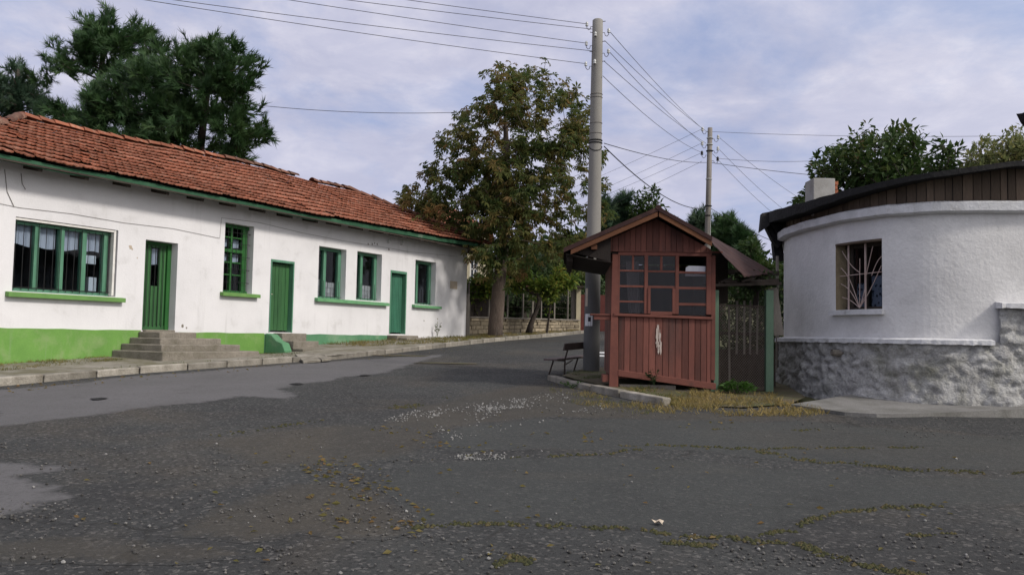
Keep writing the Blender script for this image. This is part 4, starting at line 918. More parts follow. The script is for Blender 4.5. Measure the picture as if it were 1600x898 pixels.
# window frame
wf = MB(KP); y0, y1 = -.035, .03
wf.box(.1005, KW - .0205, y0, y1, 3.03, 3.09, .6)
wf.hexa([(.04, -.055, 2.0), (KW - .0, -.055, 1.965), (KW - .0, .03, 1.965), (.04, .03, 2.0)], [(.04, -.055, 2.045), (KW - .0, -.055, 2.01), (KW - .0, .03, 2.01), (.04, .03, 2.045)], .65)
XM = [(.1005, .13), (.545, .605), (1.065, 1.125), (KW - .105, KW - .021)]
for a, b in XM: wf.box(a, b, y0, y1, 2.046, 3.0295, random.random())
for a, b, z, th in ((.1305, .5445, 2.77, .028), (.6055, 1.0645, 2.765, .028), (1.1255, KW - .106, 2.755, .035), (.1305, .5445, 2.505, .035), (.6055, 1.0645, 2.50, .04), (1.1255, KW - .106, 2.49, .04), (.1305, .5445, 2.245, .03), (1.1255, KW - .106, 2.215, .045)):
    wf.box(a, b, y0 + .012, y1 - .005, z - th / 2, z + th / 2, random.random())
for xx, m_ in ((.335, .035), (.81, .04)): wf.box(xx, xx + m_, y0 + .015, y1 - .01, 2.786, 3.0295, .8)
win = wf.build('window_frame', K['kiosk_frame'], kiosk, bevel=.004)
ht = MB(KP); ht.box(.6055, .65, -.048, .02, 2.046, 2.479, .5); ht.box(1.015, 1.0645, -.048, .02, 2.046, 2.479, .5); ht.box(.6505, 1.0145, -.048, .02, 2.03, 2.085, .7); ht.build('hatch_frame', K['kiosk_frame'], win, bevel=.004)
def kpane(a, b, za, zb, yy=0.0):
    g = MB(KP); g.box(a, b, yy, yy + .004, za, zb); g.build('pane', K['glass_kiosk'], win)
for a, b in ((.13, .335), (.37, .545), (.605, .81), (.85, 1.065)): kpane(a, b, 2.785, 3.03)
kpane(.13, .545, 2.52, 2.755); kpane(.605, 1.065, 2.52, 2.75); kpane(1.125, 1.585, 2.51, 2.74); kpane(.13, .545, 2.26, 2.485); kpane(.13, .545, 2.05, 2.23); kpane(.65, 1.015, 2.085, 2.48, -.03); kpane(1.125, 1.585, 2.24, 2.47); kpane(1.125, 1.585, 2.03, 2.19)
c = MB(KP)
for i in range(10):
    a = .30 + .2 * i / 10; b = .30 + .2 * (i + 1) / 10; c.quad((a, .14 + .02 * (i % 2), 2.06), (b, .14 + .02 * ((i + 1) % 2), 2.06), (b - .04, .14 + .02 * ((i + 1) % 2), 2.95), (a - .06, .14 + .02 * (i % 2), 2.95))
c.build('curtain', K['pole_dark'], kiosk)
# loose glass sheet in the open pane, its pale reflection painted as flat colour
g = MB(); kprism(g, [(1.24, .05, 2.70), (1.58, .05, 2.70), (1.58, .05, 2.87), (1.30, .05, 2.875), (1.25, .05, 2.84)], .004); g.build('pale_reflection_pane', K['curtain'], win)
AX, AZ = .735, 3.80                                          # apex in kiosk coordinates
def slope_z(x, off=0): return (AZ - (AX - x) * .455 if x < AX else AZ - (x - AX) * .555) - off
# side and back walls
def board_wall(x0, y0, x1, y1, z0, z1, n, name, m='kiosk', window=None):
    mb = MB(KP); d = V((x1 - x0, y1 - y0)); nn = V((d.y, -d.x)).normalized() * .012
    for i in range(n):
        a = V((x0, y0)) + d * ((i + .03) / n); b = V((x0, y0)) + d * ((i + .97) / n)
        mb.hexa([(a.x - nn.x, a.y - nn.y, z0), (b.x - nn.x, b.y - nn.y, z0), (b.x + nn.x, b.y + nn.y, z0), (a.x + nn.x, a.y + nn.y, z0)], [(a.x - nn.x, a.y - nn.y, z1), (b.x - nn.x, b.y - nn.y, z1), (b.x + nn.x, b.y + nn.y, z1), (a.x + nn.x, a.y + nn.y, z1)], random.random())
    return mb.build(name, K[m], kiosk)
board_wall(-.005, .055, -.005, KD, 1.0, 3.05, 14, 'side_wall'); board_wall(KW + .035, .065, KW + .035, KD, .9, 3.05, 14, 'side_wall', 'old_wood'); board_wall(.02, KD + .02, KW + .01, KD + .02, .9, 3.05, 12, 'back_wall')
ib = MB(KP); ib.box(-.03, KW + .05, .0, KD, 3.06, 3.085); ib.build('ceiling', K['old_wood'], kiosk); ib = MB(); kprism(ib, [(-.2, -.018, 3.09), (KW + .1, -.018, 3.09), (KW + .1, -.018, slope_z(KW + .1) - .15), (AX, -.018, AZ - .15), (-.2, -.018, slope_z(-.2) - .15)], .01); ib.build('gable_backing', K['old_wood'], kiosk); ib = MB(); kprism(ib, [(-.2, KD, 3.09), (KW + .1, KD, 3.09), (KW + .1, KD, slope_z(KW + .1) - .15), (AX, KD, AZ - .15), (-.2, KD, slope_z(-.2) - .15)], .01); ib.build('gable_backing', K['old_wood'], kiosk)
ib = MB(KP); ib.box(.02, KW, .05, KD, 1.0, 1.03); ib.box(.04, .05, .1, KD - .05, 1.04, 3.0); ib.box(KW - .02, KW - .01, .1, KD - .05, 1.04, 3.0); ib.box(.06, KW - .03, KD - .05, KD - .03, 1.04, 3.0); ib.build('interior_lining', K['old_wood'], kiosk)
# serving ledge on the left side
lg = MB(KP); lg.box(-.36, -.02, -.02, .30, 2.005, 2.03); lg.box(-.30, -.02, .0, .04, 1.93, 2.003); lg.build('side_ledge', K['kiosk_frame'], kiosk, bevel=.004)
# gable: boards between window head and rafters
gb = MB(); x = -.30
while x < KW + .12:
    wd = .098 + rj(.012); a, b = x + .003, min(x + wd - .003, KW + .14); x += wd
    zb = 3.092 + (0 if a > 0 else .0); yy = -.05 + rj(.005)
    za, zc = slope_z(a, .14), slope_z(b, .14)
    if min(za, zc) <= zb + .02: continue
    pts = [(a, yy, zb), (b, yy, zb)] + [(b, yy, zc)] + ([(AX, yy, AZ - .14)] if a < AX < b else []) + [(a, yy, za)]
    kprism(gb, pts, .02, random.random() * .7)
gb.build('gable_boards', K['kiosk'], kiosk, bevel=.002)
hb = MB(KP); hb.box(-.32, KW + .16, -.04, .03, 3.0905, 3.12, .3); hb.build('head_beam', K['kiosk_frame'], kiosk)
# roof slopes with front overhang
YF, YB = -.36, KD + .35
XE0, XE1 = -.83, 1.62
def roof_side(x0, x1, name):
    mb = MB(KP); nn = 26; prev = None
    for i in range(nn + 1):
        y = YF + (YB - YF) * i / nn; c_ = .014 * math.sin(i * math.pi / 1.0 + .5)
        row = [(x0, y, slope_z(x0) + c_ - .015 * math.sin(y * 2)), (x1, y, slope_z(x1) + c_)]
        if prev: mb.add([prev[0], prev[1], row[1], row[0]], [(0, 1, 2, 3)]); lo = [(p[0], p[1], p[2] - .03) for p in (prev[0], prev[1], row[1], row[0])]; mb.add(lo, [(3, 2, 1, 0)])
        prev = row
    z0a, z1a = slope_z(x0), slope_z(x1)
    mb.hexa([(x0, YF - .012, z0a - .055), (x1, YF - .012, z1a - .055), (x1, YF, z1a - .055), (x0, YF, z0a - .055)], [(x0, YF - .012, z0a + .02), (x1, YF - .012, z1a + .02), (x1, YF, z1a + .02), (x0, YF, z0a + .02)])
    return mb.build(name, K['tin'], kiosk)
roof_l = roof_side(XE0, AX, 'roof'); roof_r = roof_side(AX, XE1, 'roof')
rc = MB(KP); rc.tube([(AX, YF - .02, AZ + .005), (AX, YB, AZ + .005)], .045, 8); rc.build('ridge_cap', K['tin'], roof_l)
for x0, x1 in ((XE0 + .12, AX - .01), (AX + .01, XE1 - .0)):
    bb = MB(KP); za, zb = slope_z(x0) - .058, slope_z(x1) - .058
    bb.hexa([(x0, YF + .002, za - .085), (x1, YF + .002, zb - .085), (x1, YF + .04, zb - .085), (x0, YF + .04, za - .085)], [(x0, YF + .002, za), (x1, YF + .002, zb), (x1, YF + .04, zb), (x0, YF + .04, za)]); bb.build('barge_board', K['barge'], kiosk, bevel=.004)
for y in (.35, .95, 1.55):
    for x0, x1 in ((XE0 + .1, AX), (AX, XE1)):
        bb = MB(KP); za, zb = slope_z(x0) - .05, slope_z(x1) - .05; bb.hexa([(x0, y, za - .08), (x1, y, zb - .08), (x1, y + .05, zb - .08), (x0, y + .05, za - .08)], [(x0, y, za), (x1, y, zb), (x1, y + .05, zb), (x0, y + .05, za)]); bb.build('rafter', K['old_wood'], kiosk)
for xx in (-.32, -.72):
    bb = MB(KP); z_ = slope_z(xx) - .135; bb.box(xx - .05, xx + .05, YF + .045 if xx > -.5 else YF + .3, YB - .02, z_ - .09, z_ - .0); bb.build('purlin', K['barge'] if xx > -.5 else K['old_wood'], kiosk, bevel=.004)
sf = MB(KP)
for i in range(8):
    ta, tb = i / 8, (i + 1) / 8; xa_, xb_ = XE0 + .04 + (-.06 - XE0) * ta, XE0 + .04 + (-.06 - XE0) * tb
    fz_ = lambda t: slope_z(XE0) - .06 + (2.89 - slope_z(XE0) + .06) * t - .012 * math.sin(t * 3.14)
    sf.hexa([(xa_, YF + .05, fz_(ta) - .012), (xb_, YF + .05, fz_(tb) - .012), (xb_, YB - .1, fz_(tb) - .03), (xa_, YB - .1, fz_(ta) - .03)], [(xa_, YF + .05, fz_(ta)), (xb_, YF + .05, fz_(tb)), (xb_, YB - .1, fz_(tb) - .018), (xa_, YB - .1, fz_(ta) - .018)])
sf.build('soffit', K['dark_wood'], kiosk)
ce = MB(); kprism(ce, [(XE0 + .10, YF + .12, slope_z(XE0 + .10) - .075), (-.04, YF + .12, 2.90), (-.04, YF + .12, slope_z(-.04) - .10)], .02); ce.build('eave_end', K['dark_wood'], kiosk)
# the torn tin sheet that slides off the right side over the gate
ts = MB(); nu, nv = 26, 14; grid = []
for j in range(nv + 1):
    v_ = j / nv
    a = V(at(1116, 384, 14.10)).lerp(V(at(1092, 357, 16.3)), v_); m1 = V(at(1146, 414, 14.12)).lerp(V(at(1146, 386, 16.0)), v_); b = V(at(1163, 432, 14.2)).lerp(V(at(1210, 426, 15.6)), v_)
    for i in range(nu + 1):
        t = i / nu; p = a.lerp(m1, min(1, t * 1.7)) if t < .588 else m1.lerp(b, (t - .588) / .412)
        q = a.lerp(b, t); p = p.lerp(q, .4)
        p = p + V((0, 0, .007 * math.sin(j * 2.6) + .03 * noise.noise(V((t * 4, v_ * 4, 3))) - .10 * math.sin(t * 3.1) * v_ * (1 - v_)))
        grid.append(tuple(p))
for j in range(nv):
    for i in range(nu):
        q = [grid[j * (nu + 1) + i], grid[j * (nu + 1) + i + 1], grid[(j + 1) * (nu + 1) + i + 1], grid[(j + 1) * (nu + 1) + i]]; ts.add(q, [(0, 1, 2, 3)]); ts.add([(x_, y_, z_ - .012) for x_, y_, z_ in q], [(3, 2, 1, 0)])
solo(ts, 'tin_sheet', K['tin'], 'bent dark red tin sheet sagging from the kiosk roof over the wire gate', 'roof sheet')

# ================================================================== GATE BETWEEN KIOSK AND RIGHT BUILDING
def gpost(px0, px1, pyt, pyb, Y, label):
    a, b = at(px0, 550, Y), at(px1, 550, Y); z1 = at((px0 + px1) / 2, pyt, Y).z; z0 = at((px0 + px1) / 2, pyb, Y).z - .1; w_ = b.x - a.x
    mb = MB(); mb.box(a.x, b.x, Y, Y + w_ * .9, z0, z1); return solo(mb, 'gate_post', K['pale_green'], label, 'post', 'green gate posts', bevel=.008)
gpost(1110.5, 1123, 453, 614, 14.5, 'pale green wooden gate post against the right side of the kiosk')
gpost(1197, 1209, 453, 608, 14.9, 'pale green wooden gate post beside the rounded white building')
gate = thing('wire_gate', 'chain link wire gate between two pale green posts', 'gate', (3.85, 14.7, .75))
cm = MB(); A0, B0 = at(1124, 476, 14.62), at(1196, 476, 14.98); zt, zb = A0.z, A0.z - 1.46
Lg = (B0 - A0).length; sp = .052; k = -1.46
while k < Lg:
    for sgn in (1, -1):
        t0, t1 = max(0, k), min(Lg, k + 1.46)
        if t1 - t0 < .02: continue
        z0_, z1_ = (zb + (t0 - k), zb + (t1 - k)) if sgn > 0 else (zt - (t0 - k), zt - (t1 - k))
        p = A0.lerp(B0, t0 / Lg); q = A0.lerp(B0, t1 / Lg); of = .004 * sgn
        cm.tube([(p.x, p.y + of, z0_), (q.x, q.y + of, z1_)], .0033, 3, cap=False)
    k += sp
cm.build('wire_mesh', K['mesh'], gate)
fm = MB(); 
for z_ in (zt, zb): fm.tube([(A0.x, A0.y, z_), (B0.x, B0.y, z_)], .012, 6)
for p in (A0, B0): fm.tube([(p.x, p.y, zb), (p.x, p.y, zt)], .012, 6)
fm.build('gate_frame', K['rust_iron'], gate)
pf = thing('picket_fence', 'old picket fence of thin pale slats behind the wire gate', 'fence', (4.0, 15.6, .8))
for i, px in enumerate((1139, 1152, 1163, 1172.5, 1184)):
    p = at(px, 480, 15.6); t_ = at(px, 472 if i else 480, 15.6).z; mb = MB(); mb.bar((p.x + rj(.02), 15.6, t_ - .95 - (.6 if i == 0 else 0)), (p.x, 15.6, t_ + rj(.03)), .035, .02, (0, 1, 0), random.random()); mb.build('slat', K['grey_wood'], pf)
for z_ in (1.75, 1.05):
    mb = MB(); mb.bar((3.5, 15.64, z_), (4.75, 15.7, z_), .03, .06); mb.build('rail', K['old_wood'], pf)
pnl = MB(); pnl.bar((3.55, 15.75, 1.0), (4.9, 15.85, 1.02), .04, .9); pnl.build('lower_boarding', K['old_wood'], pf)
lt = MB(); a, b = at(1100, 446, 14.45), at(1217, 443, 15.0); lt.bar(a, b, .14, .045); lt.bar(a + V((.4, .2, .04)), b + V((0, .1, .06)), .1, .07)
for i in range(11):
    p = a.lerp(b, .15 + i * .06); lt.bar(p + V((rj(.1), rj(.15), .05)), p + V((.2 + rj(.15), rj(.2), .09 + rj(.06))), .06, .035, tint=random.random())
solo(lt, 'gate_lintel', K['old_wood'], 'dark timber lintel with debris across the top of the wire gate', 'lintel')
rl = MB(); rl.bar(at(1128, 425, 16.2), at(1216, 427, 16.4), .08, .09); rl.bar(at(1120, 398, 16.3), at(1120, 620, 16.3), .09, .09, (0, 1, 0)); rl.bar(at(1124, 396, 15.4), at(1124, 474, 15.4), .30, .05, (0, 1, 0)); solo(rl, 'timber_frame', K['old_wood'], 'dark timber rail and post behind the wire gate under the tin sheet', 'timber frame')
pl = MB(); pl.bar(at(1217, 524, 15.05), at(1207, 450, 15.15), .17, .03, (0, 1, 0)); solo(pl, 'grey_board', K['grey_wood'], 'grey board leaning beside the right green gate post', 'board', bevel=.004)

# ================================================================== ROUNDED WHITE BUILDING
def catmull(P, step):
    out = []
    for i in range(len(P) - 1):
        p0, p1, p2, p3 = P[max(i - 1, 0)], P[i], P[i + 1], P[min(i + 2, len(P) - 1)]
        n_ = max(2, int((p2 - p1).length / step))
        for k in range(n_):
            t = k / n_; out.append(.5 * ((2 * p1) + (p2 - p0) * t + (2 * p0 - 5 * p1 + 4 * p2 - p3) * t * t + (3 * p1 - p0 - 3 * p2 + p3) * t ** 3))
    out.append(P[-1]); return out
BP = catmull([V(p) for p in ((8.0, 23.5), (6.5, 19.8), (5.62, 17.6), (5.36, 16.5), (5.38, 15.5), (5.52, 14.6), (5.83, 13.75), (6.3, 13.25), (6.95, 13.02), (7.9, 12.92), (9.5, 12.85), (13, 12.8), (18, 12.8))], .05)
BS = [0.0]
for a, b in zip(BP, BP[1:]): BS.append(BS[-1] + (b - a).length)
def bpt(s, off=0.0):
    s = max(0, min(BS[-1] - 1e-4, s)); lo, hi = 0, len(BS) - 1
    while hi - lo > 1:
        m_ = (lo + hi) // 2
        if BS[m_] <= s: lo = m_
        else: hi = m_
    f = (s - BS[lo]) / (BS[lo + 1] - BS[lo]); p = BP[lo].lerp(BP[lo + 1], f)
    i0, i1 = max(0, lo - 6), min(len(BP) - 1, lo + 7); d = (BP[i1] - BP[i0]).normalized(); nrm = V((d.y, -d.x))
    if nrm.dot(V((4, 13)) - V((9, 18))) < 0 and False: nrm = -nrm
    return p + nrm * off
def BPt(s, o, z): p = bpt(s, o); return (p.x, p.y, z)
def pxx(p):
    d = V(p) - EYE; return 800 + FPX * d.dot(RGT) / d.dot(FWD), 449 - FPX * d.dot(UP) / d.dot(FWD)
_chk = bpt(BS[-1] * .5, 1) - bpt(BS[-1] * .5)
SGN = -1 if (bpt(6, .5) - V((9, 18))).length < (bpt(6) - V((9, 18))).length else 1
def BPt(s, o, z): p = bpt(s, o * SGN); return (p.x, p.y, z)
def s_at(px, z=2.7, lo=5.5):
    best = min((abs(pxx(BPt(s, 0, z))[0] - px), s) for s in [lo + i * .02 for i in range(int((BS[-1] - lo - .5) / .02))]); return best[1]
rb = thing('rounded_building', 'white rounded corner building with black felt roof and rough stone base on the right', 'building', (9, 17, .7))
WS0, WS1 = s_at(1305.5), s_at(1377.5); WZ0, WZ1 = 2.17, 3.30
SEND = BS[-1] - .6; S0 = .3
sk = sorted({S0, WS0, WS1, SEND} | {S0 + .1 * i for i in range(int((SEND - S0) / .1))})
rw = MB(BPt); zl = [1.2, 1.8, WZ0, 2.7, WZ1, 3.5, 3.79]
for a, b in zip(sk, sk[1:]):
    for c_, d_ in zip(zl, zl[1:]):
        if WS0 - 1e-6 <= a and b <= WS1 + 1e-6 and c_ >= WZ0 - 1e-6 and d_ <= WZ1 + 1e-6: continue
        rw.quad((a, 0, c_), (b, 0, c_), (b, 0, d_), (a, 0, d_)); rw.quad((b, -.35, c_), (a, -.35, c_), (a, -.35, d_), (b, -.35, d_))
for z_ in (WZ0, WZ1):
    for i in range(10): a, b = WS0 + (WS1 - WS0) * i / 10, WS0 + (WS1 - WS0) * (i + 1) / 10; rw.quad((a, 0, z_), (b, 0, z_), (b, -.35, z_), (a, -.35, z_))
rw.quad((WS1, 0, WZ0), (WS1, 0, WZ1), (WS1, -.35, WZ1), (WS1, -.35, WZ0))
wall = rw.build('wall', K['plaster'], rb, smooth=True)
fin = MB(BPt); fin.quad((WS0, -.001, WZ0), (WS0, -.001, WZ1), (WS0, -.35, WZ1), (WS0, -.35, WZ0)); rvl = fin.build('window_reveal', K['ochre'], rb)
# window: frame, panes, grille, curtains (flat chord)
CA, CB = V(BPt(WS0, -.20, 0)), V(BPt(WS1, -.20, 0)); cdv = (CB - CA); CWD = cdv.length; cdv.normalize(); cn = V((cdv.y, -cdv.x, 0)) * 1
if cn.dot(V((-1, -1, 0))) < 0: cn = -cn
def WP(x, y, z): q = CA + cdv * x + cn * y; return (q.x, q.y, z)
wf = MB(WP)
wf.box(.02, CWD - .0, -.03, .03, WZ1 - .09, WZ1 - .005); wf.box(.02, CWD, -.03, .03, WZ0 + .005, WZ0 + .05)
for a, b in ((.14, .19), (CWD * .47, CWD * .47 + .06), (CWD - .06, CWD - .01)): wf.box(a, b, -.03, .03, WZ0 + .0505, WZ1 - .0905)
rwin = wf.build('window', K['old_wood'], rb, bevel=.004)
g = MB(WP); g.box(.02, CWD, -.004, 0, WZ0 + .05, WZ1 - .09); g.build('pane', K['glass'], rwin)
g = MB(WP); g.quad((.19, -.06, WZ0 + .05), (CWD * .47, -.06, WZ0 + .05), (CWD * .47, -.06, WZ0 + .45), (.19, -.06, WZ0 + .45)); g.quad((CWD * .55, -.06, WZ0 + .05), (CWD - .02, -.06, WZ0 + .05), (CWD - .02, -.06, WZ0 + .56), (CWD * .55, -.06, WZ0 + .56)); g.build('lace_curtain', K['lace'], rwin)
g = MB(WP); g.quad((-.3, -.10, WZ0), (.17, -.10, WZ0), (.17, -.10, WZ1), (-.3, -.10, WZ1)); g.build('curtain', K['maroon'], rwin)
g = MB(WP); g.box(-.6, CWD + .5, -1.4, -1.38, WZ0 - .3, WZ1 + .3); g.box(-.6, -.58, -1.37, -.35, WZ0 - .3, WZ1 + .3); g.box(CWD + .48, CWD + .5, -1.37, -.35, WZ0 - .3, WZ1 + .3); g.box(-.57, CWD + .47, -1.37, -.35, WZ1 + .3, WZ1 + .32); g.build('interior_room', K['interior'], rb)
gl = MB(WP); yb = .13
for xx in (.19, CWD * .60): gl.box(xx, xx + .022, yb - .01, yb + .012, WZ0 + .005, WZ1 - .02)
def arc(p0, p1, bul, r=.0065):
    pts = []
    for i in range(9):
        t = i / 8; x_ = p0[0] + (p1[0] - p0[0]) * t; z_ = p0[1] + (p1[1] - p0[1]) * t + bul * math.sin(t * math.pi); pts.append((x_, yb, z_))
    gl.tube(pts, r, 4)
bx, bz = CWD * .47, WZ0 + .03
for ex, ez, bl in ((.02, WZ0 + .45, .08), (.02, WZ0 + .72, .12), (.05, WZ0 + .22, .03), (CWD * .62, WZ0 + .42, -.02), (CWD - .03, WZ0 + .7, -.04), (CWD * .58, WZ0 + .2, 0)): arc((bx, bz), (ex, ez), bl)
arc((bx, bz), (bx + .01, WZ0 + .85), 0); arc((.05, WZ1 - .12), (bx, WZ0 + .62), -.05); arc((CWD * .62, WZ0 + .55), (CWD * .78, WZ1 - .1), .0); arc((CWD * .75, WZ0 + .55), (CWD - .02, WZ0 + .85), .05)
gl.tube([(.0, yb, WZ0 + .58), (CWD, yb, WZ0 + .60)], .007, 4)
gl.build('window_grille', K['grille'], rwin)
sl = MB(BPt); n = 12
for i in range(n):
    a, b = WS0 - .08 + (WS1 - WS0 + .12) * i / n, WS0 - .08 + (WS1 - WS0 + .12) * (i + 1) / n
    sl.hexa([(a, .002, WZ0 - .085), (b, .002, WZ0 - .085), (b, .09, WZ0 - .09), (a, .09, WZ0 - .09)], [(a, .002, WZ0 - .004), (b, .002, WZ0 - .004), (b, .09, WZ0 - .012), (a, .09, WZ0 - .012)])
sl.build('window_sill', K['cornice'], rb)
lt = MB(BPt)
for i in range(6):
    a, b = WS0 + (WS1 - WS0) * i / 6, WS0 + (WS1 - WS0) * (i + 1) / 6; lt.hexa([(a, -.12, WZ1 - .035), (b, -.12, WZ1 - .035), (b, .006, WZ1 - .035), (a, .006, WZ1 - .035)], [(a, -.12, WZ1 - .003), (b, -.12, WZ1 - .003), (b, .006, WZ1 - .003), (a, .006, WZ1 - .003)])
lt.build('window_lintel', K['boards'], rb)
# cornice
co = MB(BPt); ss = [S0 + .12 * i for i in range(int((SEND - S0) / .12))]
for a, b in zip(ss, ss[1:]):
    def pr(s): k = .012 * noise.noise(V((s * 1.7, 0, 0))) + .008 * noise.noise(V((s * 6, 0, 4))); return [(s, .002, 3.63 + k), (s, .085, 3.64 + k), (s, .125, 3.665 + k), (s, .13 + k, 3.79 + k * 1.2), (s, .002, 3.83 + k)]
    P_, Q_ = pr(a), pr(b); vs = P_ + Q_; co.add(vs, [(i, i + 1, 6 + i, 5 + i) for i in range(4)])
co.build('cornice', K['cornice'], rb, smooth=False)
# roof edge (height follows what the photograph shows)
EDGE = [(1195, 333), (1240, 320), (1300, 303), (1350, 290), (1400, 279), (1450, 270), (1500, 263), (1600, 249)]
EDGEB = [(1195, 350), (1240, 336), (1300, 315), (1350, 300), (1400, 288), (1450, 278.5), (1500, 271.5), (1600, 257)]
OV = .30
def zfor(s, o, tab):
    x0, y0 = pxx(BPt(s, o, 4.2)); ty = interp(x0, tab); x1, y1 = pxx(BPt(s, o, 5.2)); return 4.2 + (ty - y0) / (y1 - y0)
rs = [i * .15 for i in range(2, int(SEND / .15))]
SL = min(rs, key=lambda s: pxx(BPt(s, OV, 4.2))[0])            # leftmost visible point of the eave
SRT = max((s for s in rs if pxx(BPt(s, OV, 4.3))[0] <= 1600), default=rs[-1])
def edge_z(s, tab): return zfor(min(max(s, SL), SRT), OV, tab)
# vertical boarding above the cornice
bo = MB(BPt); s = S0
while s < SEND - .2:
    wd = .13 + rj(.03); o = -.03 + rj(.008); bo.box(s + .006, s + wd - .006, o - .02, o, 3.8, edge_z(s, EDGEB) + .04, random.random()); s += wd
bo.build('board_strip', K['boards'], rb)
bk_ = MB(BPt); s = S0
while s < SEND - .4: bk_.quad((s, -.06, 3.7), (s + .2, -.06, 3.7), (s + .2, -.06, edge_z(s + .2, EDGEB) + .02), (s, -.06, edge_z(s, EDGEB) + .02)); s += .2
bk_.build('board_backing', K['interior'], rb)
ro = MB(BPt); prev = None; 
C0 = V((10.5, 17.5))
for s in rs:
    ze = edge_z(s, EDGE); zb_ = edge_z(s, EDGEB)
    wv_ = .015 * noise.noise(V((s * 1.5, 0, 1))) + .012 * noise.noise(V((s * 5, 3, 1)))
    p_out = V(BPt(s, OV + wv_, 0)); p_in = V(BPt(s, -.30, 0)); p_mid = V((p_out.x, p_out.y, 0)).lerp(V((C0.x, C0.y, 0)), .5)
    row = [(p_in.x, p_in.y, zb_ + .03), (p_out.x, p_out.y, zb_ + wv_), (p_out.x, p_out.y, ze + wv_), (p_mid.x, p_mid.y, ze + .14), (C0.x, C0.y, 4.95)]
    if prev:
        b0 = len(ro.v); ro.add(prev + row, [(i, i + 1, 6 + i, 5 + i) for i in range(4)], raw=True)
    prev = row
roof = ro.build('roof', K['tar'], rb)
# torn felt hanging at the left end of the eave
hs = MB(); 
def felt(pts, Y0, Y1, th=.02):
    n_ = len(pts); f_ = [at(x, y, Y0 + (Y1 - Y0) * i / (n_ - 1)) for i, (x, y) in enumerate(pts)]; hs.prism(f_, (.03, .25, 0))
pl0 = BPt(SL, OV, 4)
felt([(1191, 333), (1226, 326), (1232, 345), (1215, 366), (1205, 350), (1188, 362)], pl0[1] - .15, pl0[1] - .3)
felt([(1195, 350), (1222, 352), (1228, 372), (1217, 386), (1208, 376)], pl0[1] - .1, pl0[1] - .2)
felt([(1208, 378), (1221, 372), (1226, 405), (1225, 407), (1211, 405)], pl0[1] + .1, pl0[1] + .0)
hs.build('hanging_felt', K['tar'], rb)
sp_ = MB(); q = at(1214.5, 400, 16.9); sp_.tube([(q.x, q.y, .8), (q.x, q.y, q.z)], .03, 6); solo(sp_, 'eave_prop', K['grey_wood'], 'thin wooden prop under the left end of the black roof', 'prop')
# rubble base
def rub_top(s): return 1.655 if s < SR else 2.2
SR = s_at(1558, 1.6)
def rub(s_a, s_b, ztop):
    mb = MB(BPt); ns, nz = int((s_b - s_a) / .035), int((ztop - .35) / .035)
    for j in range(nz + 1):
        z = .35 + (ztop - .35) * j / nz
        for i in range(ns + 1):
            s_ = s_a + (s_b - s_a) * i / ns; q = V((s_ * 2.6, z * 4.4, 0)) + V((noise.noise(V((s_ * 2, z * 2, 0))), noise.noise(V((s_ * 2, z * 2, 7))), 0)) * .55
            dd, _ = noise.voronoi(q); e = min(1, (dd[1] - dd[0]) * 2.6)
            q2 = q * 2.3 + V((7, 3, 0)); d2, _ = noise.voronoi(q2); e2 = min(1, (d2[1] - d2[0]) * 2.2)
            amp = .055 * e ** .7 + .03 * e2 + .03 * noise.noise(V((s_ * 3.1, z * 3.5, 2))) + .02 * noise.noise(V((s_ * 11, z * 12, 5)))
            o = .05 + .11 * max(0, (1.62 - z)) ** 1.2 + amp * (.4 if z > ztop - .03 else 1)
            mb.v.append(BPt(s_, o, z))
    for j in range(nz):
        for i in range(ns): k_ = j * (ns + 1) + i; mb.f.append([k_, k_ + 1, k_ + ns + 2, k_ + ns + 1]); mb.t.append(.5)
    return mb
rub(2.5, SR, 1.66).build('stone_base', K['rubble'], rb, smooth=True)
rub(SR, SEND - 1, 2.23).build('stone_base', K['rubble'], rb, smooth=True)
cp = MB(BPt); ss = [2.5 + .06 * i for i in range(int((SR - 2.5) / .06))]
def caprow(s, z, t_, o_): k = noise.noise(V((s * 5, 1, 0))); k2 = noise.noise(V((s * 14, 1, 0))); return [(s, .0, z - t_), (s, o_ + .03 * k + .025 * k2, z - t_ - .022 * k2 + .01 * k), (s, o_ + .03 * k + .018 * k2, z + .014 * k2), (s, .003, z + .03)]
for a, b in zip(ss, ss[1:]):
    P_, Q_ = caprow(a, 1.685, .065, .16), caprow(b, 1.685, .065, .16); cp.add(P_ + Q_, [(i, i + 1, 5 + i, 4 + i) for i in range(3)])
cp.build('stone_ledge', K['cornice'], rb)
cp = MB(BPt); ss = [SR - .03 + .06 * i for i in range(int((SEND - 1 - SR) / .06))]
for i_, (a, b) in enumerate(zip(ss, ss[1:])):
    P_, Q_ = caprow(a, 2.25, .07, .22), caprow(b, 2.25, .07, .22); cp.add(P_ + Q_, [(i, i + 1, 5 + i, 4 + i) for i in range(3)])
    if i_ == 0: cp.add(P_, [(0, 1, 2, 3)])
cp.build('stone_ledge', K['cornice'], rb)
sp0 = s_at(1322, 1.45); pp = MB(BPt); pp.T = None; p0, p1 = V(BPt(sp0, .0, 1.44)), V(BPt(sp0 - .05, .24, 1.45)); pp.tube([p0, p1], .055, 10, cap=False); pp.tube([p0, p1], .04, 10); pp.build('drain_pipe', K['concrete'], rb)
# chimney
ch = MB(); ca, cb = at(1271, 278, 15.3), at(1305, 279, 15.3); ch.box(ca.x, cb.x, 15.3, 15.75, 3.9, ca.z); chm = ch.build('chimney', K['chimney'], rb, bevel=.012)
br = MB()
for i in range(9):
    z_ = 4.0 + i * .078
    if z_ + .07 > ca.z: break
    for k in range(2): br.box(cb.x + .001, cb.x + .05 + rj(.012), 15.31 + k * .22, 15.31 + k * .22 + .20, z_, z_ + .066, random.random())
br.build('brick_side', K['brick'], chm)
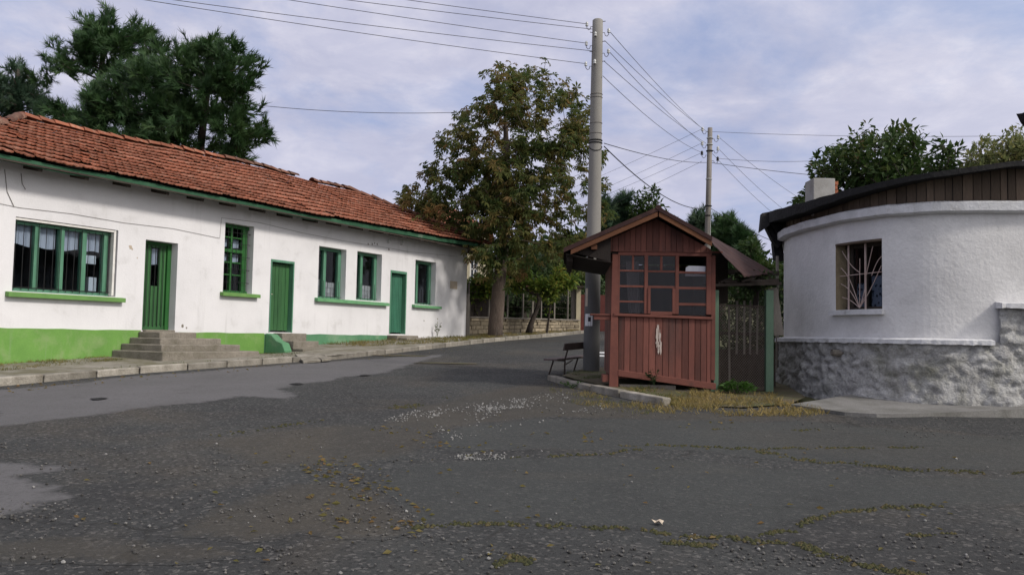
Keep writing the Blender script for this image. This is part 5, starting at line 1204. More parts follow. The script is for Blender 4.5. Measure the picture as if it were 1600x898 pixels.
# concrete apron along the foot of the stone base
AP = [(1236, 634), (1280, 640), (1320, 646), (1370, 648.5), (1420, 648.5), (1500, 646), (1600, 644), (1750, 641)]
outer = [at(x, y, 1) for x, y in AP]
def on_ground(x, y, h): q = ground_hit(x, y, h); return V((q.x, q.y))
out_pts = [on_ground(x, y, .03) for x, y in AP]
inn = [V(BPt(s, .05, 0)).to_2d() for s in (17.5, 16, 15, 14, 13, 12, 11, 10.5, 10)]
inn = [p for p in inn if p.x < 13]
def ap_z(x, y): return G(x, y) + .05 + .03 * max(0, min(1, (x - 6.2) / 1.2)) + max(0, y - 12.6) * .03
poly = [(p.x, p.y) for p in out_pts] + [(13.2, 12.2), (13.2, 13.0)] + [(p.x, p.y) for p in inn]
sheet('concrete_apron', poly, K['apron'], 0, zf=ap_z, step=.25, wob=.015, skirt=.14, kind='structure')
# neighbour house whose eave corner just enters at the right edge
nh = thing('neighbour_house', 'tall house with dark tin eave peeking in at the right edge', 'house', (12.6, 17.5, .8))
q = at(1594, 183, 16.0); 
def NP(a, b, z): return (q.x + .80 * a + .62 * b, 16 - .60 * a + .785 * b, z)
w_ = MB(NP); w_.box(.5, 3.6, .6, 4.4, .8, q.z - .02); w_.build('wall', K['plaster'], nh)
e_ = MB(NP); e_.hexa([(0, 0, q.z - .10), (4, 0, q.z - .10), (4, 5, q.z - .10), (0, 5, q.z - .10)], [(-.06, -.04, q.z + .06), (4.06, -.04, q.z + .06), (4.06, 5.04, q.z + .06), (-.06, 5.04, q.z + .06)])
e_.hexa([(0.01, .01, q.z + .062), (3.99, .01, q.z + .062), (3.99, 4.99, q.z + .062), (.01, 4.99, q.z + .062)], [(1.5, 2, q.z + 1.3), (2.5, 2, q.z + 1.3), (2.5, 3, q.z + 1.3), (1.5, 3, q.z + 1.3)])
e_.build('roof', K['tar'], nh)
# ================================================================== POLES AND WIRES
def hook(mb_hook, base, d, drop=.06, r=.007, L=.13):
    d = V(d).normalized(); b = V(base); pts = [b, b + d * L * .35, b + d * L * .45 + V((0, 0, -drop)), b + d * L * .75 + V((0, 0, -drop * 1.25)), b + d * L + V((0, 0, -drop * .6)), b + d * L + V((0, 0, .02))]
    mb_hook.tube(pts, r, 5); return b + d * L + V((0, 0, .0))
INS = [(.012, 0), (.032, .005), (.03, .03), (.022, .04), (.03, .05), (.026, .08), (.01, .095)]
P1B, P1T = at(923.5, 587, 17.5), at(934, 31, 17.5)
pole = thing('utility_pole', 'tall round concrete utility pole standing left of the kiosk', 'pole', (P1B.x, 17.5, P1B.z))
def pol(z): t = (z - P1B.z) / (P1T.z - P1B.z); return P1B.lerp(P1T, t), .168 + (.108 - .168) * t
mb = MB(); zz = [P1B.z - .3, P1B.z + 1, P1B.z + 2.5, P1B.z + 4, 6.5, 7.6, P1T.z - .02, P1T.z]
mb.tube([pol(z)[0] for z in zz[:-1]] + [P1T + V((0, 0, .0))], [pol(z)[1] for z in zz[:-1]] + [.085], 24); mb.build('shaft', K['pole'], pole, smooth=True)
lw_ = MB(); zz2 = [P1B.z - .3, P1B.z + .8, P1B.z + 1.6, 3.1]; lw_.tube([pol(z)[0] for z in zz2], [pol(z)[1] + .004 for z in zz2], 24, cap=False); lw_.build('dark_lower_shaft', K['pole_dark'], pole, smooth=True)  # sleeve around the lower shaft, darker than the concrete above
def band(px, py, r=.008, sagz=0.0):
    z = at(px, py, 17.5).z; c, rr = pol(z); m_ = MB(); pts = [c + V((math.cos(a) * (rr + .006), math.sin(a) * (rr + .006), sagz * max(0, -math.sin(a)))) for a in [i * 6.2832 / 20 for i in range(21)]]; m_.tube(pts, r, 5); return m_
for py in (148, 153, 193, 209): band(931, py, .006).build('band', K['pole_old'], pole)
for py in (220, 224): band(930, py, .014).build('cable_wrap', K['cable'], pole)
band(930, 229, .009, -.11).build('cable_wrap', K['cable'], pole)
def pole_hook(px, py, side, dark=False):
    z = at(px, py, 17.5).z; c, rr = pol(z); hk = MB(); e = hook(hk, c + V((side * rr * .9, -.03, .02)), (side, -.08, 0)); h_ = hk.build('hook', K['rust_iron'], pole)
    im = MB(); im.lathe(e, INS, 8); im.build('insulator', K['porcelain'], h_); return e + V((0, 0, .05))
HL = [pole_hook(918, 44, -1), pole_hook(917, 74, -1), pole_hook(916, 106, -1)]; HR = [pole_hook(950, 54, 1), pole_hook(949, 86, 1)]
for px, py, sd in ((944, 35, 1), (923, 52, -1), (942, 66, 1), (922, 82, -1), (942, 97, 1)):
    z = at(px, py, 17.5).z; c, rr = pol(z); m_ = MB(); m_.tube([c, c + V((sd * (rr + .05), -.05, 0))], .008, 5); m_.build('bolt', K['rust_iron'], pole)
for px, py in ((927, 60), (926, 103)):
    z = at(px, py, 17.5).z; c, rr = pol(z); m_ = MB(); m_.lathe((c.x - rr * .5, c.y - rr - .01, z), INS, 8); m_.build('insulator', K['porcelain'], pole)
nt_ = MB(); 
def wrap(z0, z1, a0, a1, name, mat, off):
    m_ = MB(); k = 8
    for i in range(k):
        aa, ab = a0 + (a1 - a0) * i / k, a0 + (a1 - a0) * (i + 1) / k; c0, r0 = pol(z0); c1, r1 = pol(z1)
        f = lambda c, r, a, z: (c.x + math.sin(a) * (r + off), c.y - math.cos(a) * (r + off), z)
        m_.quad(f(c0, r0, aa, z0), f(c0, r0, ab, z0), f(c1, r1, ab, z1), f(c1, r1, aa, z1))
    return m_
za, zb2 = at(919, 509, 17.3).z, at(919, 490, 17.3).z
n1 = wrap(za, zb2, -1.15, -.05, 'notice', 'paper', .004); no = solo(n1, 'paper_notice', K['paper'], 'white paper notice with dark photo glued to the concrete pole', 'notice')
n2 = wrap(at(919, 502, 17.3).z, at(919, 495, 17.3).z, -.62, -.28, 'photo', 'ink', .007).build('photo', K['ink'], no)
n3 = solo(wrap(at(919, 478, 17.3).z, at(919, 450, 17.3).z, -1.2, -.75, 'n', 'paper', .004), 'paper_notice', K['plaque'], 'faded torn notice on the pole above the white one', 'notice')
P2T, P2B = at(1109.5, 200, 34), at(1104.5, 420, 34); P2G = V((P2B.x - .06, 34, G(P2B.x, 34) - .1))
pole2 = thing('utility_pole', 'thinner weathered utility pole farther back behind the kiosk roof', 'pole', (P2G.x, 34, P2G.z))
mb = MB(); mb.tube([P2G, P2B, P2B.lerp(P2T, .5), P2T], [.15, .125, .11, .095], 16); mb.build('shaft', K['pole_old'], pole2, smooth=True)
def p2c(z): return P2B.lerp(P2T, (z - P2B.z) / (P2T.z - P2B.z))
def hook2(px, py, side, dark=False):
    z = at(px, py, 34).z; c = p2c(z); hk = MB(); e = hook(hk, c + V((side * .08, -.05, 0)), (side, -.1, 0), .09, .011, .24); h_ = hk.build('hook', K['rust_iron'], pole2); im = MB(); im.lathe(e, [(r * 1.8, z_ * 1.8) for r, z_ in INS], 8); im.build('insulator', K['porcelain_dark' if dark else 'porcelain'], h_); return e + V((0, 0, .1))
H2L = [hook2(1102, 206, -1), hook2(1099, 228, -1), hook2(1097, 243, -1, True)]; H2R = [hook2(1120, 218, 1), hook2(1121, 236, 1), hook2(1119, 252, 1, True)]
for py in (216, 226, 280): 
    c = p2c(at(1108, py, 34).z); m_ = MB(); m_.tube([c + V((math.cos(a) * .12, math.sin(a) * .12, 0)) for a in [i * .6283 for i in range(11)]], .018, 5); m_.build('band', K['porcelain'], pole2)
for py in (322, 337, 236):
    c = p2c(at(1108, py, 34).z); m_ = MB(); m_.tube([c + V((math.cos(a) * .13, math.sin(a) * .13, 0)) for a in [i * .6283 for i in range(11)]], .022, 5); m_.build('cable_wrap', K['cable'], pole2)
m_ = MB(); m_.tube([p2c(z) + V((.08, -.10, 0)) for z in (3.0, 5, 6.8)], .012, 5); m_.build('down_cable', K['porcelain'], pole2)
def wire(a, b, sagm, label, r=.008, mat='wire', group=None, name='power_line', cat='wire'):
    a, b = V(a), V(b); m_ = MB(); n_ = 28; m_.tube([a.lerp(b, i / n_) + V((0, 0, -4 * sagm * (i / n_) * (1 - i / n_))) for i in range(n_ + 1)], r * .75, 5); return solo(m_, name, K[mat], label, cat, group)
gw = 'overhead wires running left from the near pole'
def leftwire(start, thru, sagm, label):
    a = V(start); d = ray(*thru); # hits the run towards the next pole (off to the left)
    # plane of the run: vertical plane through a heading (-.943,-.333)
    h_ = V((-.943, -.333)); n_ = V((h_.y, -h_.x)); t = (a.to_2d() - EYE.to_2d()).dot(n_) / d.to_2d().dot(n_); q = EYE + d * t; L = (q - a).to_2d().length; T = 21.0; f = L / T
    zend = a.z + (q.z + 4 * sagm * f * (1 - f) - a.z) / f
    return wire(a, (a.x + h_.x * T, a.y + h_.y * T, zend), sagm, label, .008, 'wire', gw)
c82 = at(926, 45.5, 17.6); 
leftwire(HL[0], (635, 0), .16, 'topmost of the five thin wires running left from the near concrete pole')
leftwire(at(926, 46, 17.62), (540, 0), .18, 'second from top of the five thin wires running left from the near concrete pole')
leftwire(HL[1], (450, 0), .2, 'middle one of the five thin wires running left from the near concrete pole')
leftwire(at(926, 80, 17.62), (270, 0), .2, 'fourth from top of the five thin wires running left from the near concrete pole')
leftwire(HL[2], (225, 0), .22, 'lowest of the five thin wires running left from the near concrete pole')
g2 = 'wires between the near and the far pole'
wire(HR[0], H2L[0], .10, 'topmost of the four thin wires between the near and far pole', .009, 'wire', g2)
wire(at(945, 64, 17.55), at(1106, 207, 33.9), .10, 'second from top of the four thin wires between the near and far pole', .009, 'wire', g2)
wire(HR[1], H2L[1], .10, 'third from top of the four thin wires between the near and far pole', .009, 'wire', g2)
wire(at(944, 96, 17.55), at(1103, 224, 33.9), .10, 'lowest of the four thin wires fanning between the near and far pole', .009, 'wire', g2)
wire(at(942, 119, 17.4), H2L[2], .2, 'lone wire from the near pole below its insulators to the far pole', .009)
wire(at(944, 224, 17.4), at(1104, 254, 33.9), .12, 'thicker service cable from the black wrap of the near pole to the far pole', .012, 'cable', name='service_cable', cat='cable')
wire(at(944, 229, 17.4), at(1106, 325, 33.9), .42, 'black drooping cable from the near pole down to the lower wrap of the far pole', .017, 'cable', name='service_cable', cat='cable')
wire(at(1110, 254, 34), at(1420, 284, 30), .1, 'service cable from the far pole to the tree right of the chimney', .014, 'cable', name='service_cable', cat='cable')
wire(at(1110, 325, 34), at(1230, 385, 32), .12, 'low black cable dropping right from the far pole behind the tin sheet', .014, 'cable', name='service_cable', cat='cable')
for i, (px, py) in enumerate(((700, 383), (700, 345), (700, 327), (700, 430))):
    s_ = (H2L[0], H2L[1], H2L[2], at(1097, 252, 34))[i]; tgt = ((940, 270), (940, 292), (940, 303), (940, 322))[i]
    e = at(tgt[0], tgt[1], 44); d = e - V(s_); wire(s_, V(s_) + d * 2.2 + V((0, 0, 0)), .15, ('topmost', 'second from top', 'third from top', 'lowest')[i] + ' of the faint wires from the far pole left to the chestnut tree', .009, 'wire', 'wires left of the far pole')
for i, (s_, tgt, Y) in enumerate(((at(1113, 206, 34), (1640, 211, 32), 0), (H2R[2], (1330, 248, 32), 0), (H2R[0], (1262, 318, 40), 0), (H2R[1], (1238, 338, 40), 0), (at(1113, 240, 34), (1222, 345, 40), 0))):
    labs = ('long level wire from the top of the far pole to the right edge', 'level wire from the dark insulator to the walnut tree', 'outermost wire slanting right and down from the far pole to the black roof', 'middle wire slanting right and down from the far pole to the black roof', 'innermost wire slanting right and down from the far pole to the black roof')
    e = at(*tgt); wire(s_, e, .12, labs[i], .010, 'wire', 'wires right of the far pole')
wire(at(330, 156, 31.5), at(735, 175, 32.5), .22, 'single dark wire stretched between the pines and the chestnut tree', .014, 'cable')

# ================================================================== BENCH
def bench():
    root = thing('park_bench', 'small weathered wooden bench with iron legs beside the concrete pole', 'bench', (.85, 16.6, .83))
    a = R(32); ax = V((math.sin(a), math.cos(a), 0)); sd = V((math.cos(a), -math.sin(a), 0)); o = V((.68, 17.1, G(.68, 17.1)))
    def BP_(l, w_, z): q = o + ax * l + sd * w_; return (q.x, q.y, q.z + z + l * .04)
    st_ = MB(BP_)
    for i in range(3): st_.box(-.05, 1.65, .0 + i * .105, .095 + i * .105, .305 + rj(.004), .338, random.random())
    st_.build('seat', K['bench_wood'], root, bevel=.004)
    bk = MB(BP_); bk.hexa([(.10, .35, .50), (1.6, .35, .50), (1.6, .38, .50), (.10, .38, .50)], [(.07, .40, .645), (1.6, .40, .645), (1.6, .43, .645), (.07, .43, .645)]); bk.build('backrest', K['bench_wood'], root, bevel=.004)
    for l in (.28, 1.35):
        for pts in ([(l, .05, .304), (l - .02, -.06, -.05)], [(l, .395, .62), (l, .335, .40), (l, .31, .32), (l, .30, -.05)]):
            m_ = MB(BP_); m_.tube(pts, .017, 6); m_.build('leg', K['rust_iron'], root)
        m_ = MB(BP_); m_.tube([(l, .02, .29), (l, .31, .29)], .014, 6); m_.build('brace', K['rust_iron'], root)
    m_ = MB(BP_); m_.tube([(.28, .30, .2), (.62, .30, .285)], .012, 6); m_.build('brace', K['rust_iron'], root)
bench()

# ================================================================== GARDEN WALL, FENCE, VINE, HOUSE BEYOND THE PAVEMENT
GA, GB = V((-1.62, 31.6)), V((3.0, 37.5)); GD = (GB - GA); GL = GD.length; GD.normalize(); GN = V((GD.y, -GD.x))
def gwz(s): return G(*(GA + GD * s)) + .10
def GP(s, o, z): q = GA + GD * s + GN * o; return (q.x, q.y, gwz(s) + z)
sw = thing('stone_wall', 'low yellowish stone wall below the garden fence on the left pavement', 'wall', GP(GL / 2, 0, 0))
st_ = MB(GP); z = 0.0
def wall_h(s): return .62 - .20 * s / GL
rowh = [.17, .15, .17, .13]
for r_ in range(4):
    s = -.1 + rj(.1)
    while s < GL:
        L = random.uniform(.22, .5); hh = rowh[r_] * wall_h(s) / .62; z0 = z * wall_h(s) / .62; j = rj(.02)
        st_.box(s + .008, min(s + L - .008, GL), -.2, .0 + rj(.025), z0 + .006, z0 + hh - .006, random.random()); s += L
    z += rowh[r_]
st_.build('stones', K['stone'], sw, bevel=.02)
ct = MB(GP); ct.box(0, GL, -.19, -.03, -.2, .40); ct.build('mortar', K['mortar'], sw)
cp = MB(GP); n = 20
for i in range(n):
    a, b = GL * i / n, GL * (i + 1) / n; za, zb_ = wall_h(a), wall_h(b); cp.hexa([(a, -.24, za), (b, -.24, zb_), (b, .05, zb_), (a, .05, za)], [(a, -.24, za + .05), (b, -.24, zb_ + .05), (b, .05, zb_ + .05), (a, .05, za + .05)])
cp.build('coping', K['grey_wood'], sw)
gf = thing('garden_fence', 'wire garden fence with thin grey posts on the low stone wall', 'fence', GP(GL / 2, -.1, .7))
for px in (731.5, 764, 793, 817, 832, 846, 866, 887):
    best = min((abs(pxx(GP(i * .05, -.1, 1))[0] - px), i * .05) for i in range(int(GL / .05))); s = best[1]
    m_ = MB(GP); m_.hexa([(s - .03, -.13, wall_h(s)), (s + .03, -.13, wall_h(s)), (s + .03, -.08, wall_h(s)), (s - .03, -.08, wall_h(s))], [(s - .03 + rj(.05), -.13, 1.95 + rj(.05))] * 0 or [(s - .03, -.13, 1.9), (s + .03, -.13, 1.9), (s + .03, -.08, 1.9), (s - .03, -.08, 1.9)], random.random()); m_.build('fence_post', K['grey_wood'], gf)
wm = MB(GP)
for i in range(5): wm.tube([(0, -.10, .8 + i * .26), (GL * .5, -.10, .75 + i * .26), (GL - .3, -.10, .7 + i * .27)], .006, 4)
s = .05
while s < GL - .3: wm.tube([(s, -.10, .66), (s, -.10, 1.88)], .004, 3); s += .16
wm.build('fence_wire', K['rust_iron'], gf)
tr_ = MB(GP); tr_.tube([(.5, -.1, 1.86), (GL - .4, -.1, 1.84)], .025, 6); tr_.build('top_rail', K['gate_red'], gf)
db = MB(GP); db.box(.0, 2.2, -.5, -.47, .3, 1.7, .2); solo(db, 'garden_screen', K['old_wood'], 'dark board screen behind the fence next to the white building', 'screen')
db = MB(GP); db.box(3.2, GL - .6, -1.9, -1.87, .2, 1.5, .2); solo(db, 'garden_screen', K['old_wood'], 'dark board screen behind the grape vine and its fence', 'screen')
# gate pillar with flat cap
gpz = at(900, 500, 37.6)
gp_ = thing('gate_pillar', 'cream rendered gate pillar with a flat slab at the end of the garden fence', 'pillar', (gpz.x, 37.6, gpz.z - .5))
a, b, c_ = at(901, 450, 37.6), at(907, 505, 37.6), at(893.5, 450, 37.6)
m_ = MB(); m_.box(a.x, b.x, 37.6, 37.9, 1.7, a.z); m_.build('pillar', K['cream'], gp_); m_ = MB(); m_.box(c_.x, a.x - .02, 37.75, 38.1, 1.7, a.z); m_.build('side_wall', K['pole_old'], gp_)
m_ = MB(); a2, b2 = at(873, 448, 37.5), at(912, 446, 37.5); m_.box(a2.x, b2.x, 37.3, 38.4, a.z + .005, a.z + .09); m_.build('cap_slab', K['old_wood'], gp_)
m_ = MB(); m_.box(at(908, 450, 37.7).x, at(916, 450, 37.7).x + 1.2, 37.7, 37.75, 1.95, 3.55); solo(m_, 'metal_gate', K['gate_red'], 'dark red sheet metal gate beside the cream pillar', 'gate')
for i_, (px, lab) in enumerate(((938, 'thin grey stake seen between the pole and the kiosk'),)):
    m_ = MB(); m_.tube([at(px + 4, 468, 39), at(px, 500, 39) + V((0, 0, -.5))], .05, 6); solo(m_, 'fence_stake', K['grey_wood'], lab, 'stake')
ho = thing('cream_house', 'cream house with a white window behind the chestnut tree', 'house', (-1.2, 45, 2.2))
hx0, hx1 = at(700, 400, 44).x, at(757, 400, 44).x
hm = MB(); za_, zb_, zt_ = at(740, 445, 44).z, at(740, 405, 44).z, at(740, 360, 44).z; wx0, wx1 = at(734, 420, 44).x, at(746.5, 420, 44).x
for x0, x1, z0, z1 in ((hx0 - 3, wx0, 2, zt_), (wx1, hx1, 2, zt_), (wx0, wx1, 2, za_), (wx0, wx1, zb_, zt_)): hm.box(x0, x1, 44, 44.3, z0, z1)
hm.box(hx1 - .3, hx1, 44.301, 50, 2, zt_); hm.build('wall', K['cream'], ho)
hm = MB(); hm.box(wx0 - .12, wx1 + .12, 43.92, 43.995, zb_ + .002, zb_ + .12); hm.build('window_head', K['cream'], ho)
hm = MB(); hm.box(wx0, wx0 + .07, 44.02, 44.1, za_, zb_); hm.box(wx1 - .07, wx1, 44.02, 44.1, za_, zb_); hm.box((wx0 + wx1) / 2 - .03, (wx0 + wx1) / 2 + .03, 44.02, 44.1, za_, zb_); hm.box(wx0 + .071, wx1 - .071, 44.03, 44.09, (za_ * .4 + zb_ * .6), (za_ * .4 + zb_ * .6) + .05); hw_ = hm.build('window', K['white_trim'], ho)
hm = MB(); hm.box(wx0, wx1, 44.12, 44.13, za_, zb_); hm.build('pane', K['glass'], hw_); hm = MB(); hm.quad((wx0, 44.2, za_), (wx1, 44.2, za_), (wx1, 44.2, zb_), (wx0, 44.2, zb_)); hm.build('curtain', K['curtain'], hw_)
hm = MB(); hm.hexa([(hx0 - 3.4, 43.5, zt_), (hx1 + .4, 43.5, zt_), (hx1 + .4, 50.5, zt_), (hx0 - 3.4, 50.5, zt_)], [(hx0 - 1, 46.5, zt_ + 1.6), (hx1 - 2, 46.5, zt_ + 1.6), (hx1 - 2, 47.5, zt_ + 1.6), (hx0 - 1, 47.5, zt_ + 1.6)]); hm.build('roof', K['tile'], ho)
m_ = MB(); m_.tube([at(772, 440, 42) + V((0, 0, -1.5)), at(772, 418, 42)], .07, 8); solo(m_, 'pale_pipe', K['white_trim'], 'thin pale pipe in the garden beside the chestnut trunk', 'pipe')

# ================================================================== TREES AND PLANTS
TB = at(773, 527, 30.6); tz = G(TB.x, 30.6) + .08
trk = [(TB.x, 30.6, tz - .15), (TB.x + .02, 30.6, tz + .4), tuple(at(777, 480, 30.6)), tuple(at(781, 430, 30.7)), tuple(at(787, 380, 30.8)), tuple(at(790, 320, 31)), tuple(at(792, 260, 31)), tuple(at(790, 200, 31))]
make_tree('chestnut_tree', 'large chestnut tree with browning leaves growing from the left pavement', 'tree', (TB.x, 30.6, tz), trk,
    [(838, 122, 34), (790, 132, 34), (868, 150, 34), (775, 160, 34), (815, 170, 40), (895, 185, 34), (735, 190, 32), (700, 222, 28), (770, 220, 40), (840, 215, 42), (885, 235, 42), (720, 245, 34), (680, 262, 26), (680, 305, 30), (925, 275, 24), (725, 285, 40), (800, 280, 46), (870, 290, 44), (652, 312, 26), (930, 320, 26), (938, 300, 16), (942, 340, 18), (905, 210, 30), (928, 240, 22), (915, 370, 24), (905, 405, 20), (640, 325, 18), (670, 330, 24), (690, 340, 34), (750, 335, 42), (820, 340, 42), (885, 345, 36), (635, 308, 16), (715, 370, 30), (770, 385, 36), (825, 385, 30), (790, 250, 40), (785, 310, 44), (800, 350, 40), (780, 350, 36), (790, 395, 34), (770, 280, 36), (815, 300, 38), (880, 385, 24), (760, 415, 26), (800, 420, 24), (850, 405, 26)],
    31, 820, 'leaf_chestnut', PALM, .20, 5.2, .25, (.28, .075), 'bark', 2.9, up=.5, droop=.55, back=3, start=.42, shell=.25, clump=.55, power=.40)
# butt scars of the chestnut trunk are part of its bark; pines behind the long building
def pine(label, base_px, Y, top_pts, lobes, n, leafm, per=7.5, r=(.26, .10), size=.36, group='pines behind the long white building', spread=.34, zmin=None, shell=.3, cat='tree', yb=2.2):
    b = at(base_px[0], base_px[1], Y); zg = G(b.x, Y)
    tr = [(b.x, Y, zg - .2)] + [tuple(at(x, y, Y)) for x, y in top_pts]
    return make_tree('pine_tree', label, cat, (b.x, Y, zg), tr, lobes, Y, n, leafm, TUFT, size, per, spread, r, 'bark_dark', yb, group, up=-.15, droop=-.35, back=2, start=.25, shell=shell, zmin=zmin, clump=.5, step=.6)
pine('tall open topped pine with bare lower branches behind the roof', (158, 330), 36, [(157, 200), (154, 140), (160, 95), (165, 55)], [(150, 42, 20), (168, 30, 16), (140, 62, 22), (205, 58, 24), (215, 40, 12), (180, 75, 30), (240, 62, 16), (128, 72, 18), (85, 95, 20), (95, 82, 14), (72, 112, 16), (150, 90, 30), (215, 88, 26), (250, 85, 18), (110, 100, 14), (80, 180, 22), (110, 185, 20), (60, 172, 14)], 125, 'leaf_pine')
pine('broad dense dark pine rising behind the middle of the tiled roof', (320, 330), 33, [(310, 260), (318, 190), (325, 130), (330, 85)], [(338, 78, 18), (365, 90, 26), (302, 78, 14), (330, 110, 36), (375, 118, 26), (395, 100, 12), (285, 110, 34), (262, 95, 22), (290, 155, 44), (345, 160, 42), (372, 150, 22), (240, 150, 40), (255, 195, 42), (310, 205, 44), (355, 215, 32), (388, 225, 22), (408, 212, 16), (385, 190, 18), (200, 160, 32), (185, 195, 34), (215, 215, 30), (150, 180, 22), (375, 240, 20), (395, 180, 10), (270, 235, 30), (165, 215, 20), (180, 140, 28), (165, 165, 28), (215, 118, 32), (145, 200, 24), (235, 120, 26)], 400, 'leaf_pine', per=7.5, yb=2.6)
pine('pale bluish pine at the left edge behind the roof hip', (20, 330), 42, [(22, 220), (25, 150), (28, 110)], [(28, 108, 14), (20, 130, 24), (45, 135, 18), (5, 155, 26), (38, 165, 26), (60, 160, 14), (-10, 140, 24), (20, 190, 30), (-20, 180, 24), (55, 190, 16)], 130, 'leaf_pine_pale', per=7, size=.34)
gb_ = 'trees far behind the kiosk'
pine('slim dark blue green conifer just right of the near pole', (943, 420), 60, [(943, 370), (945, 330)], [(938, 322, 10), (948, 335, 14), (935, 350, 16), (950, 365, 16), (928, 372, 14), (955, 345, 8)], 70, 'leaf_pine_pale', group=gb_, size=.5, r=(.2, .08), yb=1)
pine('ragged dark conifer between the near pole and the pale poplar', (970, 420), 62, [(970, 360), (972, 318)], [(972, 318, 9), (978, 312, 7), (965, 335, 11), (980, 335, 10), (970, 352, 14), (955, 365, 14), (985, 360, 12)], 80, 'leaf_pine_pale', group=gb_, size=.5, r=(.2, .08), yb=1)
b_ = at(1010, 420, 60); make_tree('young_tree', 'light green bushy tree rising behind the left slope of the kiosk roof', 'tree', (b_.x, 60, G(b_.x, 60)), [(b_.x, 60, G(b_.x, 60)), tuple(at(1010, 360, 60)), tuple(at(1012, 320, 60))], [(1018, 302, 9), (1003, 308, 10), (1012, 322, 16), (1000, 335, 16), (1025, 325, 12), (1030, 338, 12), (1005, 352, 18), (1022, 300, 5), (985, 360, 14), (1050, 345, 10)], 60, 110, 'leaf_walnut', LEAF2, .38, 6, .35, (.2, .08), 'bark_dark', 1.2, gb_)
gp2 = 'pines behind the far pole'
pine('dark pine clump just left of the far pole', (1098, 430), 50, [(1098, 390), (1097, 350)], [(1088, 345, 8), (1098, 340, 8), (1096, 356, 12), (1086, 362, 10), (1100, 372, 14), (1080, 375, 10)], 70, 'leaf_pine_pale', group=gp2, size=.42, r=(.18, .08), yb=1)
pine('pointed dark pine right of the far pole', (1130, 440), 48, [(1128, 390), (1126, 345)], [(1126, 342, 8), (1122, 355, 12), (1134, 358, 12), (1128, 375, 18), (1118, 385, 16), (1140, 388, 16), (1130, 405, 20)], 110, 'leaf_pine', group=gp2, size=.4, r=(.2, .08), yb=1.2)
pine('lower dark pine right of the pointed pine behind the tin sheet', (1155, 450), 47, [(1150, 400), (1148, 358)], [(1147, 352, 6), (1150, 368, 12), (1163, 372, 9), (1155, 388, 18), (1145, 405, 18), (1172, 395, 12), (1165, 412, 18)], 100, 'leaf_pine', group=gp2, size=.4, r=(.2, .08), yb=1.2)
bush('leafy_bush', 'pale green bush between the tin sheet and the rounded building', 'bush', [(1172, 385, 12), (1180, 400, 14), (1190, 412, 12), (1170, 415, 16), (1200, 425, 14), (1210, 415, 8)], 38, 110, 'leaf_walnut', .24, 'bushes behind the gate')
bush('leafy_bush', 'mid green bush in the garden seen above the wire gate', 'bush', [(1140, 440, 16), (1165, 445, 18), (1185, 450, 16), (1205, 455, 14), (1150, 470, 20), (1190, 475, 20)], 24, 130, 'leaf_walnut', .14, 'bushes behind the gate')
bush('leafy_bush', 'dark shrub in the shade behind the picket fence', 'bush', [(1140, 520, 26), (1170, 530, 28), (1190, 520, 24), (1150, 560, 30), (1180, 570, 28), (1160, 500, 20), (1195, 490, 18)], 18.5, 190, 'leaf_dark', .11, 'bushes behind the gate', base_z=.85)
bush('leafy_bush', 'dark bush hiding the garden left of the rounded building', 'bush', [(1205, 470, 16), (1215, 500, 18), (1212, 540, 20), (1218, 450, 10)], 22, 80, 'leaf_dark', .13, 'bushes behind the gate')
bush('dry_creeper', 'dark creeper and twigs hanging over the lintel above the wire gate', 'creeper', [(1150, 436, 10), (1165, 434, 10), (1180, 434, 11), (1195, 432, 10), (1205, 438, 8), (1172, 446, 9), (1190, 448, 9)], 15.3, 110, 'leaf_dark', .07, None, ybulge=.25, spread=.1, per=4, base_z=2.3)
# walnut and pale tree over the black roof
b_ = at(1385, 420, 26); make_tree('walnut_tree', 'rounded green walnut tree behind the chimney and black roof', 'tree', (b_.x, 26, G(b_.x, 26)), [(b_.x, 26, G(b_.x, 26) - .1), tuple(at(1383, 380, 26)), tuple(at(1378, 330, 26)), tuple(at(1376, 280, 26))],
    [(1385, 212, 16), (1355, 218, 18), (1415, 215, 18), (1440, 225, 18), (1330, 235, 24), (1375, 240, 34), (1420, 245, 30), (1300, 245, 18), (1285, 255, 14), (1290, 285, 26), (1335, 275, 34), (1385, 285, 36), (1430, 275, 26), (1260, 300, 10), (1245, 315, 8), (1250, 322, 8), (1275, 265, 10), (1330, 315, 26), (1380, 310, 26), (1455, 250, 12), (1270, 320, 18)], 26, 330, 'leaf_walnut', LEAF2, .24, 8, .26, (.24, .10), 'bark_dark', 1.8, 'trees behind the rounded building', clump=.45, start=.5, shell=.3)
b_ = at(1480, 420, 24); make_tree('walnut_tree', 'sparse dark leafy sapling right of the rounded walnut crown', 'tree', (b_.x, 24, G(b_.x, 24)), [(b_.x, 24, G(b_.x, 24) - .1), tuple(at(1478, 330, 24)), tuple(at(1474, 270, 24))], [(1466, 230, 9), (1478, 240, 10), (1488, 238, 8), (1470, 255, 14), (1492, 258, 12), (1455, 268, 12), (1480, 275, 14)], 24, 60, 'leaf_walnut', LEAF2, .22, 4, .2, (.09, .05), 'bark_dark', .6, 'trees behind the rounded building', clump=.3)
b_ = at(1560, 420, 23); make_tree('acacia_tree', 'pale yellow green feathery tree at the right edge above the roof', 'tree', (b_.x, 23, G(b_.x, 23)), [(b_.x, 23, G(b_.x, 23) - .1), tuple(at(1562, 340, 23)), tuple(at(1565, 270, 23))], [(1552, 205, 5), (1545, 220, 8), (1567, 215, 7), (1590, 205, 8), (1580, 225, 12), (1600, 225, 14), (1535, 232, 9), (1557, 240, 16), (1520, 245, 9), (1590, 250, 18), (1540, 258, 16), (1512, 258, 10), (1620, 245, 20), (1570, 265, 18)], 23, 170, 'leaf_pale', LEAF2, .15, 8, .16, (.14, .06), 'bark_dark', 1.0, 'trees behind the rounded building', clump=.3, shell=.2)
